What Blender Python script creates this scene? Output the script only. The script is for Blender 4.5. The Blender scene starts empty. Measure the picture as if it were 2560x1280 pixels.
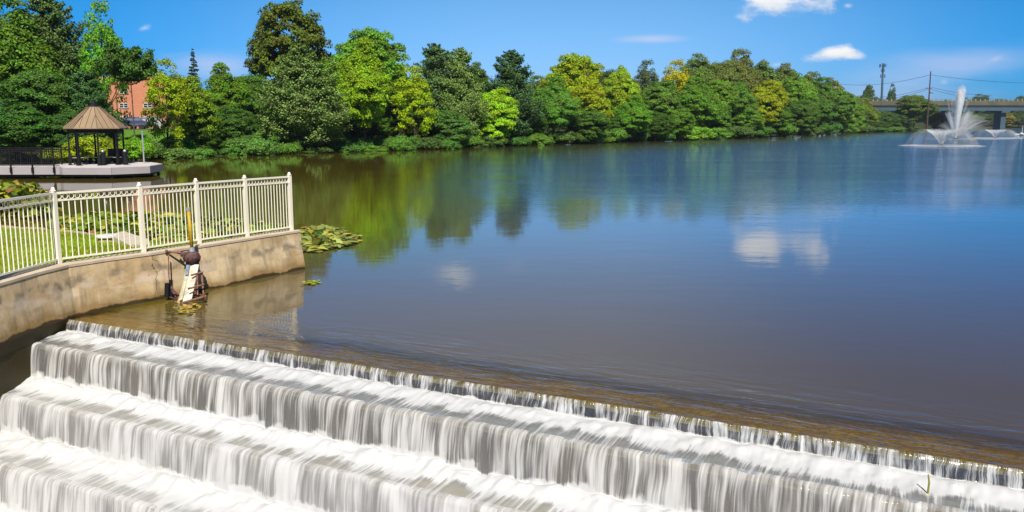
import bpy, math, random
import numpy as np
from mathutils import Vector, Matrix
R_ = random.Random(7)
rng = np.random.default_rng(11)
rad = math.radians
sc = bpy.context.scene

# ------------------------------------------------------------ camera
F = 2150.0; PITCH = math.atan(330 / F); CAMH = 3.4
cam = bpy.data.cameras.new("camera"); camo = bpy.data.objects.new("camera", cam)
sc.collection.objects.link(camo); sc.camera = camo
camo.location = (0, 0, CAMH); camo.rotation_euler = (rad(90) - PITCH, 0, 0)
cam.sensor_width = 36; cam.lens = 36 * F / 2560; cam.clip_start = .1; cam.clip_end = 6000

def ray(px, py):
    x = (px - 1280) / F; y = -(py - 640) / F
    c, s = math.cos(PITCH), math.sin(PITCH)
    return (x, c + y * s, -s + y * c)
def at(px, py, z=0.0):
    r = ray(px, py); t = (z - CAMH) / r[2]
    return Vector((r[0] * t, r[1] * t, z))
def pt(px, py, Y):
    r = ray(px, py); t = Y / r[1]
    return Vector((r[0] * t, Y, CAMH + r[2] * t))

# ------------------------------------------------------------ light and sky
SUN_EL = 47; SUN_AZ = 170     # compass-like: 0 = +Y, 90 = +X
sd = Vector((math.sin(rad(SUN_AZ)) * math.cos(rad(SUN_EL)), math.cos(rad(SUN_AZ)) * math.cos(rad(SUN_EL)), math.sin(rad(SUN_EL))))
sl = bpy.data.lights.new("sun", 'SUN'); so = bpy.data.objects.new("sun", sl); sc.collection.objects.link(so)
sl.energy = 4.6; sl.angle = rad(.5); sl.color = (1, .93, .82)
so.rotation_euler = (-sd).to_track_quat('-Z', 'Y').to_euler(); so.location = (0, -10, 40)
sc.view_settings.view_transform = 'Standard'; sc.view_settings.look = 'None'
sc.view_settings.exposure = 0.45; sc.view_settings.gamma = 1
sc.cycles.max_bounces = 8; sc.cycles.transparent_max_bounces = 24
sc.cycles.caustics_reflective = False; sc.cycles.caustics_refractive = False
sc.cycles.sample_clamp_indirect = 4

class NT:
    """small helper around a node tree"""
    def __init__(s, tree): s.t = tree; s.n = tree.nodes; s.l = tree.links
    def new(s, typ, **kw):
        nd = s.n.new(typ)
        for k, v in kw.items():
            if k == 'ins':
                for a, b in v.items():
                    if isinstance(b, bpy.types.NodeSocket): s.l.new(b, nd.inputs[a])
                    else: nd.inputs[a].default_value = b
            else: setattr(nd, k, v)
        return nd
    def math(s, op, a, b=0.0, c=None, clamp=False):
        ins = {0: a, 1: b}
        if c is not None: ins[2] = c
        return s.new('ShaderNodeMath', operation=op, use_clamp=clamp, ins=ins).outputs[0]
    def mix(s, f, a, b, blend='MIX'):
        m = s.new('ShaderNodeMix', data_type='RGBA', blend_type=blend)
        for i, v in ((0, f), (6, a), (7, b)):
            if isinstance(v, bpy.types.NodeSocket): s.l.new(v, m.inputs[i])
            else: m.inputs[i].default_value = v if i == 0 else (tuple(v) + (1,) if len(v) == 3 else v)
        return m.outputs[2]
    def noise(s, vec, scale, detail=3, rough=.5, dist=0):
        nd = s.new('ShaderNodeTexNoise', ins={'Scale': scale, 'Detail': detail, 'Roughness': rough, 'Distortion': dist})
        if vec is not None: s.l.new(vec, nd.inputs['Vector'])
        return nd.outputs[0]
    def mapr(s, v, a, b, c=0.0, d=1.0, smooth=True):
        nd = s.new('ShaderNodeMapRange', ins={'Value': v, 'From Min': a, 'From Max': b, 'To Min': c, 'To Max': d})
        if smooth: nd.interpolation_type = 'SMOOTHSTEP'
        return nd.outputs[0]
    def vmul(s, v, k):
        return s.new('ShaderNodeVectorMath', operation='MULTIPLY', ins={0: v, 1: k}).outputs[0]
    def schlick(s, nrm, f0=.02):
        i = s.new('ShaderNodeNewGeometry').outputs['Incoming']
        c = s.math('ABSOLUTE', s.new('ShaderNodeVectorMath', operation='DOT_PRODUCT', ins={0: i, 1: nrm}).outputs['Value'])
        return s.math('MULTIPLY_ADD', s.math('POWER', s.math('SUBTRACT', 1.0, c, None, True), 5.0), 1 - f0, f0)
    def bump(s, h, strength=.5, dist=.02):
        return s.new('ShaderNodeBump', ins={'Height': h, 'Strength': strength, 'Distance': dist}).outputs[0]

w = bpy.data.worlds.new("World"); sc.world = w; w.use_nodes = True
nt = NT(w.node_tree); nt.n.clear()
sky = nt.new('ShaderNodeTexSky', sky_type='NISHITA', sun_disc=False)
sky.sun_elevation = rad(SUN_EL); sky.sun_rotation = rad(SUN_AZ)
sky.air_density = 1.0; sky.dust_density = .25; sky.ozone_density = 2.2
hs = nt.new('ShaderNodeHueSaturation', ins={'Hue': .5, 'Saturation': 1.0, 'Value': 1.06, 'Color': sky.outputs[0]})
tc = nt.new('ShaderNodeTexCoord'); sep = nt.new('ShaderNodeSeparateXYZ', ins={0: tc.outputs['Generated']})
yy = nt.math('MAXIMUM', sep.outputs[1], .02)
U = nt.math('DIVIDE', sep.outputs[0], yy); W = nt.math('DIVIDE', sep.outputs[2], yy)
uw = nt.new('ShaderNodeCombineXYZ', ins={0: U, 1: W, 2: 0.0}).outputs[0]
n1 = nt.noise(nt.vmul(uw, (1, 1.7, 1)), 26, 6, .6, .2)
n2 = nt.noise(nt.vmul(uw, (1, 4, 1)), 5, 5, .6, .4)
# polarised summer sky: red falls away with height and off to either side, blue holds down to the horizon
tint = nt.mix(nt.mapr(W, -.02, .13, smooth=False), (.40, .64, 1.28), (.37, .69, 1.03))
tint = nt.mix(nt.mapr(W, .13, .38, smooth=False), tint, (.20, .37, .47))
side = nt.mapr(nt.math('ABSOLUTE', nt.math('SUBTRACT', U, .06)), .04, .62, 0, 1)
tint = nt.mix(side, tint, nt.mix(1.0, tint, (.10, .66, .92), 'MULTIPLY'))
col = nt.mix(1.0, hs.outputs[0], tint, 'MULTIPLY')
def cloud(px, py, a, b, opac, soft=.5, k=1.5, flat=0.0):
    global col
    r = ray(px, py); u0, w0 = r[0] / r[1], r[2] / r[1]
    a /= F; b /= F
    du = nt.math('DIVIDE', nt.math('SUBTRACT', U, u0), a)
    dv = nt.math('SUBTRACT', W, w0)
    if flat: dv = nt.math('SUBTRACT', dv, nt.math('MULTIPLY', nt.math('SUBTRACT', U, u0), flat))
    dv = nt.math('DIVIDE', dv, b)
    d = nt.math('SQRT', nt.math('ADD', nt.math('MULTIPLY', du, du), nt.math('MULTIPLY', dv, dv)))
    v = nt.math('ADD', nt.math('SUBTRACT', .95, d), nt.math('MULTIPLY', nt.math('SUBTRACT', n1, .5), k * 2.0))
    f = nt.math('MULTIPLY', nt.mapr(v, -.15, soft * 1.5), opac)
    shade = nt.mapr(nt.math('SUBTRACT', dv, 0), -.9, .4)
    cc = nt.mix(shade, (6.6, 7.2, 8.2), (9.2, 9.2, 9.2))
    col = nt.mix(f, col, cc)
def wisp(px, py, a, b, opac, slope=0):
    global col
    r = ray(px, py); u0, w0 = r[0] / r[1], r[2] / r[1]
    du = nt.math('DIVIDE', nt.math('SUBTRACT', U, u0), a / F)
    dv = nt.math('DIVIDE', nt.math('SUBTRACT', nt.math('SUBTRACT', W, w0), nt.math('MULTIPLY', nt.math('SUBTRACT', U, u0), slope)), b / F)
    d = nt.math('SQRT', nt.math('ADD', nt.math('MULTIPLY', du, du), nt.math('MULTIPLY', dv, dv)))
    v = nt.math('ADD', nt.math('SUBTRACT', 1.0, d), nt.math('MULTIPLY', nt.math('SUBTRACT', n2, .5), 1.4))
    col = nt.mix(nt.math('MULTIPLY', nt.mapr(v, 0, 1.1), opac), col, (5.6, 6.3, 8.6))
wisp(540, 165, 160, 50, .62)
wisp(2420, 160, 420, 60, .5, .12)
wisp(2230, 240, 330, 60, .5)
wisp(1500, 290, 1300, 90, .42)
wisp(1625, 98, 130, 17, .75)
cloud(1930, -2, 96, 46, 1.0, .5, 1.3, .25)
cloud(2055, -16, 66, 40, .95, .6, 1.5)
cloud(1992, 4, 60, 34, .9, .8, 1.5, .1)
cloud(2118, 14, 16, 8, .5, .8, 1.5)
cloud(2092, 136, 62, 20, 1.0, .5, 1.25, .1)
cloud(2140, 142, 30, 9, .6, .8, 1.4)
cloud(362, 70, 22, 9, .55, .9, 1.5, .2)
cloud(1942, 162, 22, 9, .5, .9, 1.2)
cloud(2488, 148, 28, 11, .35, 1, 1.2, .3)
cloud(2360, 205, 14, 10, .3, 1, 1.2)
cloud(1130, -84, 74, 30, .8, .9, 1.3)
cloud(1290, -60, 40, 10, .3, 1, 1.3)
bg = nt.new('ShaderNodeBackground', ins={'Color': col, 'Strength': .08})
nt.l.new(bg.outputs[0], nt.new('ShaderNodeOutputWorld').inputs[0])

# ------------------------------------------------------------ objects helpers
C = sc.collection
def tag(o, label=None, cat=None, group=None, kind=None):
    if label: o['label'] = label
    if cat: o['category'] = cat
    if group: o['group'] = group
    if kind: o['kind'] = kind
    return o
def empty(name, loc, rz=0, **kw):
    o = bpy.data.objects.new(name, None); o.location = loc; o.rotation_euler.z = rz
    o.empty_display_size = .1; C.objects.link(o); return tag(o, **kw)
def link(name, me, mat=None, parent=None, world=True):
    if mat and not me.materials: me.materials.append(mat)
    o = bpy.data.objects.new(name, me); C.objects.link(o)
    if parent is not None:
        o.parent = parent
    return o
def raw(name, V, loops, counts, smooth=False, attr=None, vattr=None):
    me = bpy.data.meshes.new(name); V = np.asarray(V, np.float32)
    loops = np.asarray(loops, np.int32); counts = np.asarray(counts, np.int32)
    me.vertices.add(len(V)); me.vertices.foreach_set('co', V.ravel())
    me.loops.add(len(loops)); me.loops.foreach_set('vertex_index', loops)
    me.polygons.add(len(counts))
    me.polygons.foreach_set('loop_start', np.concatenate([[0], np.cumsum(counts)[:-1]]).astype(np.int32))
    me.polygons.foreach_set('use_smooth', np.full(len(counts), bool(smooth)))
    for nm, val in (attr or {}).items():
        a = me.attributes.new(nm, 'FLOAT', 'FACE'); a.data.foreach_set('value', np.asarray(val, np.float32))
    for nm, val in (vattr or {}).items():
        a = me.attributes.new(nm, 'FLOAT', 'POINT'); a.data.foreach_set('value', np.asarray(val, np.float32))
    me.update(calc_edges=True); me.validate()
    return me
def basis(d):
    d = Vector(d).normalized()
    a = Vector((0, 0, 1)) if abs(d.z) < .95 else Vector((1, 0, 0))
    x = d.cross(a).normalized(); return x, x.cross(d).normalized(), d
class MB:
    def __init__(s, o=(0, 0, 0)): s.v = []; s.f = []; s.o = Vector(o)
    def add(s, vs, fs):
        b = len(s.v); s.v += [Vector(v) - s.o for v in vs]; s.f += [[i + b for i in f] for f in fs]; return s
    def box(s, c, size, rz=0, bev=0):
        cx, cy, cz = c; sx, sy, sz = size[0] / 2, size[1] / 2, size[2] / 2
        co, si = math.cos(rz), math.sin(rz)
        if bev:
            b = bev; vs = []; fs = []
            prof = [(-sz, b), (-sz + b, 0), (sz - b, 0), (sz, b)]
            for z, i in prof:
                for x, y in ((-sx + i + b * 0, -sy + i), (sx - i, -sy + i), (sx - i, sy - i), (-sx + i, sy - i)):
                    vs.append((cx + x * co - y * si, cy + x * si + y * co, cz + z))
            fs.append([3, 2, 1, 0]); fs.append([12, 13, 14, 15])
            for k in range(3):
                for j in range(4):
                    fs.append([k * 4 + j, k * 4 + (j + 1) % 4, k * 4 + 4 + (j + 1) % 4, k * 4 + 4 + j])
            return s.add(vs, fs)
        vs = [(cx + x * co - y * si, cy + x * si + y * co, cz + z) for z in (-sz, sz) for x, y in ((-sx, -sy), (sx, -sy), (sx, sy), (-sx, sy))]
        return s.add(vs, [[3, 2, 1, 0], [4, 5, 6, 7], [0, 1, 5, 4], [1, 2, 6, 5], [2, 3, 7, 6], [3, 0, 4, 7]])
    def beam(s, p0, p1, w, h):
        p0 = Vector(p0); p1 = Vector(p1); x, y, d = basis(p1 - p0)
        vs = [p + x * (a * w / 2) + y * (b * h / 2) for p in (p0, p1) for a, b in ((-1, -1), (1, -1), (1, 1), (-1, 1))]
        return s.add(vs, [[0, 1, 2, 3], [7, 6, 5, 4], [0, 4, 5, 1], [1, 5, 6, 2], [2, 6, 7, 3], [3, 7, 4, 0]])
    def tube(s, pts, r, n=8, cap=True):
        pts = [Vector(p) for p in pts]; m = len(pts)
        rs = r if isinstance(r, (list, tuple)) else [r] * m
        vs = []; fs = []
        x, y, _ = basis(pts[1] - pts[0])
        for i, p in enumerate(pts):
            d = (pts[min(i + 1, m - 1)] - pts[max(i - 1, 0)]).normalized()
            x = (x - d * x.dot(d)).normalized(); y = d.cross(x)
            for k in range(n):
                a = 2 * math.pi * k / n; vs.append(p + (x * math.cos(a) + y * math.sin(a)) * rs[i])
        for i in range(m - 1):
            for k in range(n):
                fs.append([i * n + k, i * n + (k + 1) % n, i * n + n + (k + 1) % n, i * n + n + k])
        if cap: fs.append(list(range(n))[::-1]); fs.append([(m - 1) * n + k for k in range(n)])
        return s.add(vs, fs)
    def lathe(s, c, prof, n=16, ph=0):
        c = Vector(c); vs = []; fs = []; m = len(prof)
        for r, z in prof:
            for k in range(n):
                a = ph + 2 * math.pi * k / n; vs.append(c + Vector((r * math.cos(a), r * math.sin(a), z)))
        for i in range(m - 1):
            for k in range(n):
                fs.append([i * n + k, i * n + (k + 1) % n, i * n + n + (k + 1) % n, i * n + n + k])
        fs.append(list(range(n))[::-1]); fs.append([(m - 1) * n + k for k in range(n)])
        return s.add(vs, fs)
    def prism(s, poly, z0, z1):
        n = len(poly)
        vs = [(p[0], p[1], z0) for p in poly] + [(p[0], p[1], z1) for p in poly]
        return s.add(vs, [list(range(n))[::-1], [n + k for k in range(n)]] + [[k, (k + 1) % n, n + (k + 1) % n, n + k] for k in range(n)])
    def mesh(s, name, smooth=False):
        return raw(name, [tuple(v) for v in s.v] if s.v else np.zeros((0, 3)), [i for f in s.f for i in f], [len(f) for f in s.f], smooth)
    def build(s, name, mat, parent=None, smooth=False, **kw):
        return tag(link(name, s.mesh(name, smooth), mat, parent), **kw)
def copy_tree(o, parent=None):
    c = o.copy(); C.objects.link(c); c.parent = parent
    for ch in [x for x in list(bpy.data.objects) if x.parent == o]: copy_tree(ch, c)
    return c

# ------------------------------------------------------------ materials
def mat(name):
    m = bpy.data.materials.new(name); m.use_nodes = True; t = NT(m.node_tree); t.n.clear(); return m, t
def finish(t, sh): t.l.new(sh, t.new('ShaderNodeOutputMaterial').inputs[0])
def pmat(name, c, rough=.6, metal=0, var=.15, scale=6, bump=.15, c2=None, spec=.5, det=5):
    m, t = mat(name); g = t.new('ShaderNodeNewGeometry').outputs['Position']
    n = t.noise(g, scale, det, .6); n2_ = t.noise(g, scale * 7, 3, .6)
    f = t.mapr(n, .3, .7)
    a = tuple(x * (1 - var) for x in c); b = c2 or tuple(min(1, x * (1 + var)) for x in c)
    cc = t.mix(f, a, b); cc = t.mix(.25, cc, t.mix(n2_, a, b), 'MIX')
    p = t.new('ShaderNodeBsdfPrincipled', ins={'Base Color': cc, 'Roughness': rough, 'Metallic': metal, 'Specular IOR Level': spec, 'Normal': t.bump(n2_, bump, .02)})
    finish(t, p.outputs[0]); return m
M = {}
M['white_metal'] = pmat('white_enamel', (.83, .78, .66), .32, 0, .05, 2, .03)
M['black_metal'] = pmat('black_enamel', (.009, .009, .012), .6, 0, .3, 3, .05, spec=.2)
M['deck_fascia'] = pmat('deck_fascia', (.36, .335, .355), .7, 0, .08, .8, .1)
M['deck_top'] = pmat('deck_boards', (.6, .55, .54), .7, 0, .12, 1.5, .1)
M['dark_wood'] = pmat('dark_timber', (.03, .028, .03), .8, 0, .3, 3, .2)
M['roof_tan'] = pmat('tan_metal_roof', (.33, .235, .145), .5, .1, .1, .7, .03)
M['seam'] = pmat('roof_seam_metal', (.15, .10, .065), .5, .2, .1, 2, .03)
M['bark'] = pmat('bark', (.09, .066, .045), .9, 0, .4, 3, .6)
M['rust'] = pmat('rust', (.20, .085, .05), .85, .1, .5, 12, .5, c2=(.33, .17, .11))
M['dark_rust'] = pmat('dark_rust', (.07, .028, .03), .6, .2, .5, 14, .6, c2=(.2, .1, .1))
M['yellow'] = pmat('yellow_paint', (.50, .30, .012), .5, 0, .25, 9, .1, c2=(.62, .40, .03))
M['galv'] = pmat('galvanised', (.45, .47, .5), .4, .5, .15, 6, .05)
M['paint_white'] = pmat('weathered_white_paint', (.50, .40, .30), .7, 0, .25, 7, .2, c2=(.82, .74, .62))
M['paint_blue'] = pmat('blue_grey_steel', (.10, .19, .33), .5, .2, .3, 8, .1, c2=(.30, .36, .42))
M['paint_sage'] = pmat('faded_sage_paint', (.38, .42, .30), .6, 0, .2, 8, .1, c2=(.6, .57, .42))
M['paint_tan'] = pmat('flaking_tan_paint', (.45, .26, .12), .7, 0, .3, 14, .2, c2=(.66, .45, .27))
M['teal'] = pmat('teal_canvas', (.02, .22, .24), .6)
M['bridge_blue'] = pmat('bridge_girder', (.045, .09, .13), .55, .1, .2, .1, .05)
M['bridge_conc'] = pmat('bridge_concrete', (.10, .095, .062), .8, 0, .25, .15, .1)
M['pale_post'] = pmat('pale_rail_post', (.40, .38, .28), .6)
M['asphalt'] = pmat('asphalt', (.06, .06, .062), .9)
M['pole_wood'] = pmat('pole_timber', (.07, .035, .03), .8)
M['tower'] = pmat('tower_steel', (.06, .12, .18), .6, .2)
M['wire'] = pmat('cable', (.035, .06, .09), .6)
M['glass'] = pmat('window_glass', (.03, .045, .06), .08, 0, .2, 1, 0)
M['car_blue'] = pmat('blue_car_paint', (.07, .09, .18), .25, .2, .05)
M['car_white'] = pmat('silver_car_paint', (.55, .57, .6), .25, .3, .05)
M['tyre'] = pmat('rubber', (.02, .02, .02), .8)
M['orange'] = pmat('orange_canvas', (.8, .3, .02), .6)
M['stone_edge'] = pmat('edging_stone', (.40, .31, .19), .85, 0, .35, 5, .5)
M['slab'] = pmat('slab_concrete', (.56, .49, .38), .8, 0, .12, 4, .2)
M['capstone'] = pmat('pale_capstone', (.62, .60, .56), .8, 0, .1, 6, .2)
M['purple'] = pmat('purple_petals', (.30, .06, .32), .7)

def brick_mat():
    m, t = mat('orange_brick'); g = t.new('ShaderNodeNewGeometry').outputs['Position']
    sx = t.new('ShaderNodeSeparateXYZ', ins={0: g})
    uv = t.new('ShaderNodeCombineXYZ', ins={0: t.math('ADD', sx.outputs[0], sx.outputs[1]), 1: sx.outputs[2], 2: 0.0}).outputs[0]
    b = t.new('ShaderNodeTexBrick', ins={'Vector': uv, 'Color1': (.62, .215, .10, 1), 'Color2': (.50, .16, .075, 1), 'Mortar': (.5, .3, .2, 1), 'Scale': 1.0, 'Mortar Size': .01, 'Brick Width': .25, 'Row Height': .085})
    n = t.noise(g, .5, 4); c = t.mix(t.mapr(n, .3, .7, 0, .25), b.outputs[0], (.60, .26, .14))
    finish(t, t.new('ShaderNodeBsdfPrincipled', ins={'Base Color': c, 'Roughness': .85}).outputs[0]); return m
M['brick'] = brick_mat()

def leaf_mat(name, transl=.42, hue=.0, gloss=.02):
    """colour comes from the object's own colour, varied leaf by leaf and clump by clump"""
    m, t = mat(name)
    oc = t.new('ShaderNodeObjectInfo').outputs['Color']
    at_ = t.new('ShaderNodeAttribute', attribute_name='tint').outputs['Fac']
    cl = t.new('ShaderNodeAttribute', attribute_name='clump').outputs['Fac']
    h = t.new('ShaderNodeHueSaturation', ins={'Hue': t.mapr(cl, 0, 1, .493, .52), 'Saturation': 1.0, 'Value': t.math('MULTIPLY', t.mapr(at_, 0, 1, .75, 1.65), t.mapr(cl, 0, 1, .85, 1.3)), 'Color': oc}).outputs[0]
    d = t.new('ShaderNodeBsdfDiffuse', ins={'Color': h}).outputs[0]
    h2 = t.mix(1.0, h, (1.06, 1.14, .4), 'MULTIPLY')
    tr = t.new('ShaderNodeBsdfTranslucent', ins={'Color': h2}).outputs[0]
    gl = t.new('ShaderNodeBsdfGlossy', ins={'Color': (.7, .75, .7, 1), 'Roughness': .45}).outputs[0]
    s = t.new('ShaderNodeMixShader', ins={0: transl, 1: d, 2: tr}).outputs[0]
    fr = t.new('ShaderNodeFresnel', ins={'IOR': 1.4}).outputs[0]
    s = t.new('ShaderNodeMixShader', ins={0: t.math('MULTIPLY', fr, gloss * 5), 1: s, 2: gl}).outputs[0]
    finish(t, s); return m
M['leaf'] = leaf_mat('leaves'); M['needle'] = leaf_mat('needles', .28, gloss=.02)

# ------------------------------------------------------------ weir frame of reference
A = Vector((.888, -.460, 0)).normalized(); N_ = Vector((A.y, -A.x, 0))   # along the crest, downstream
if N_.dot(Vector((0, -1, 0))) < 0: N_ = -N_
C0 = Vector((-7.49, 14.66, 0))
def wp(s, t, z): return C0 + A * s + N_ * t + Vector((0, 0, z))
LIPT = [0, .80, 1.62, 2.48, 3.38, 4.3]; LIPZ = [0, -.22, -.82, -1.42, -2.02, -2.62]

def tcoord(t, g):
    """s (along crest) and t (downstream) as node sockets"""
    d0 = t.new('ShaderNodeVectorMath', operation='SUBTRACT', ins={0: g, 1: tuple(C0)}).outputs[0]
    s_ = t.new('ShaderNodeVectorMath', operation='DOT_PRODUCT', ins={0: d0, 1: tuple(A)}).outputs['Value']
    t_ = t.new('ShaderNodeVectorMath', operation='DOT_PRODUCT', ins={0: d0, 1: tuple(N_)}).outputs['Value']
    return s_, t_

# lake water: clear and shallow over the crest, turbid further up
def lake_mat():
    m, t = mat('lake_water'); g = t.new('ShaderNodeNewGeometry').outputs['Position']
    s_, t_ = tcoord(t, g)
    sx = t.new('ShaderNodeSeparateXYZ', ins={0: g})
    # wind ripples: sheltered near the left bank and the crest, rough in the open lake
    shore = t.mapr(t.math('SUBTRACT', t.math('MULTIPLY', sx.outputs[0], .833), t.math('MULTIPLY', t.math('SUBTRACT', sx.outputs[1], 141), .553)), 2, 45)   # calm lee of the far bank
    far = t.math('MULTIPLY', t.mapr(sx.outputs[1], 26, 70), t.math('ADD', .15, t.math('MULTIPLY', shore, .85))); right = t.mapr(t.math('ADD', sx.outputs[0], t.math('MULTIPLY', sx.outputs[1], .0)), -14, 22)
    gust = t.mapr(t.noise(t.vmul(g, (1, 3, 1)), .05, 4, .6), .3, .7, 1.2, 3.2)
    amp = t.math('ADD', .03, t.math('MULTIPLY', t.math('MULTIPLY', far, right), gust))
    w1 = t.noise(t.vmul(g, (1, 1.5, 1)), 1.4, 4, .55, .3)
    w2 = t.noise(t.vmul(g, (1, 2.0, 1)), 5.0, 3, .55, .2)
    w3 = t.noise(t.vmul(g, (.35, .8, 1)), .9, 2, .5)
    h = t.math('ADD', t.math('MULTIPLY', w1, .055), t.math('MULTIPLY', w2, .016))
    h = t.math('MULTIPLY', h, amp)
    h = t.math('ADD', h, t.math('MULTIPLY', w3, .0035))
    st = t.new('ShaderNodeCombineXYZ', ins={0: t.math('MULTIPLY', s_, .7), 1: t.math('MULTIPLY', t_, 3.0), 2: 0.0}).outputs[0]
    flow = t.noise(st, 1.6, 3, .55, .5)
    near = t.mapr(t_, -2.6, -.2)
    h = t.math('ADD', h, t.math('MULTIPLY', t.math('MULTIPLY', flow, near), .024))
    bp = t.bump(h, 1.0, 1.0)
    turb = t.mapr(t.math('ADD', t.math('MULTIPLY', t_, -1), t.math('MULTIPLY', t.math('SUBTRACT', t.noise(g, 1.1, 3), .5), .5)), .40, 1.25, .10, 1.0)
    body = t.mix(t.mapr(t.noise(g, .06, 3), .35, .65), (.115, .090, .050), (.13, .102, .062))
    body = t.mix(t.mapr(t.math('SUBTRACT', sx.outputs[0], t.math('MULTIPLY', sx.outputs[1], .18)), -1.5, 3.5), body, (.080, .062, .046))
    body = t.mix(t.mapr(sx.outputs[1], 14, 45), body, t.mix(shore, (.105, .10, .026), (.036, .084, .152)))  # sky reflection painted into the open-water blue, tree reflection into the olive by the bank
    body = t.mix(t.math('MULTIPLY', t.mapr(t.math('ADD', sx.outputs[0], t.math('MULTIPLY', sx.outputs[1], .10)), 4, -3), t.mapr(sx.outputs[1], 17, 28)), body, (.085, .105, .003))  # green at left: turbid water with the trees' reflection painted in
    body = t.mix(t.mapr(sx.outputs[0], -4.2, -7), body, (.115, .088, .010))  # olive beside the wall: tone of the wall's reflection painted into the water
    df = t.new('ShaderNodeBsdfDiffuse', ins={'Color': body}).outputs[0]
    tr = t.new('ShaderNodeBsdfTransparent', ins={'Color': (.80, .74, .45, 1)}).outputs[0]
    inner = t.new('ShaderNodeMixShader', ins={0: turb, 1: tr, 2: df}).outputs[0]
    gl = t.new('ShaderNodeBsdfGlossy', ins={'Color': (.95, .97, 1, 1), 'Roughness': .03, 'Normal': bp}).outputs[0]
    fr = t.schlick(bp, .022)
    
    finish(t, t.new('ShaderNodeMixShader', ins={0: fr, 1: inner, 2: gl}).outputs[0]); return m
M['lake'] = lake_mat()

# falling water: white strands over the dark riser
def fall_mat(name, white, gap, gapcol, fs, cover, first=False, treaddip=.0, tgap=.4):
    m, t = mat(name)
    s_ = t.new('ShaderNodeAttribute', attribute_name='su').outputs['Fac']
    v_ = t.new('ShaderNodeAttribute', attribute_name='fv').outputs['Fac']       # 0 lip .. 1 foot .. 2 next lip
    wob = t.noise(t.new('ShaderNodeCombineXYZ', ins={0: t.math('MULTIPLY', s_, 2.2), 1: t.math('MULTIPLY', v_, .9), 2: 3.0}).outputs[0], 1.0, 2)
    sw = t.math('ADD', s_, t.math('MULTIPLY', wob, .10))
    def strand(f, vs, z, det=2, rough=.55):
        return t.noise(t.new('ShaderNodeCombineXYZ', ins={0: t.math('MULTIPLY', sw, f), 1: t.math('MULTIPLY', v_, vs), 2: z}).outputs[0], 1.0, det, rough)
    a = strand(fs, .45, 0.0, 3); b = strand(fs * .25, .5, 9.0); c = strand(fs * 2.8, .35, 5.0, 2)
    x = t.math('ADD', t.math('ADD', t.math('MULTIPLY', a, .42), t.math('MULTIPLY', b, .44)), t.math('MULTIPLY', c, .26))  # about .56 mean
    puff = t.noise(t.new('ShaderNodeCombineXYZ', ins={0: t.math('MULTIPLY', s_, 2.6), 1: t.math('MULTIPLY', v_, 1.5), 2: 1.0}).outputs[0], 1.0, 3, .6)
    v2 = t.math('ADD', v_, t.math('MULTIPLY', t.math('SUBTRACT', puff, .5), .75))
    foot = t.mapr(v2, .78, 1.05)                     # foam gathers at the foot
    foamout = t.mapr(v2, 1.12, 1.75)
    lift = t.math('SUBTRACT', t.math('MULTIPLY', t.math('SUBTRACT', foot, foamout), .40), t.math('MULTIPLY', foamout, treaddip))
    fall = t.mapr(v_, -.1, .06, -.05 if first else .0, 0.0)
    x = t.math('ADD', t.math('ADD', x, lift), t.math('ADD', fall, cover))
    f = t.mapr(x, .475, .665)
    onfall = t.math('SUBTRACT', 1.0, t.mapr(v_, 1.0, 1.3))
    wcol = t.mix(onfall, (.80, .82, .84), t.mix(t.mapr(v_, .6, 1.0), white, (.78, .79, .80)))
    dif = t.new('ShaderNodeBsdfDiffuse', ins={'Color': wcol}).outputs[0]
    trl = t.new('ShaderNodeBsdfTranslucent', ins={'Color': wcol}).outputs[0]
    wsh = t.new('ShaderNodeMixShader', ins={0: .3, 1: dif, 2: trl}).outputs[0]
    bp = t.bump(t.math('ADD', a, t.math('MULTIPLY', c, .3)), .6, .03)
    gl = t.new('ShaderNodeBsdfGlossy', ins={'Color': (1, 1, 1, 1), 'Roughness': .18, 'Normal': bp}).outputs[0]
    fr = t.schlick(bp)
    tr = t.new('ShaderNodeBsdfTransparent', ins={'Color': gapcol}).outputs[0]
    clear = t.new('ShaderNodeMixShader', ins={0: t.math('MULTIPLY', fr, 1.6), 1: tr, 2: gl}).outputs[0]
    thin = t.new('ShaderNodeMixShader', ins={0: t.math('ADD', gap, t.math('MULTIPLY', t.mapr(v_, .95, 1.2), tgap - gap)), 1: clear, 2: wsh}).outputs[0]
    sh = t.new('ShaderNodeMixShader', ins={0: f, 1: thin, 2: wsh}).outputs[0]
    if first:
        sh = t.new('ShaderNodeMixShader', ins={0: t.math('MULTIPLY', fr, .8), 1: sh, 2: gl}).outputs[0]
    finish(t, sh); return m
M['fall_first'] = fall_mat('crest_strands', (.80, .82, .86), .04, (.70, .76, .90, 1), 22, -.022, True, .05, .22)
M['fall'] = fall_mat('silky_water', (.77, .765, .76), .20, (.84, .81, .77, 1), 12, .0, False, .035, .34)
M['fall_low'] = fall_mat('silky_water_full', (.77, .77, .785), .38, (.84, .82, .78, 1), 9, .025, False, .04, .50)

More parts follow.
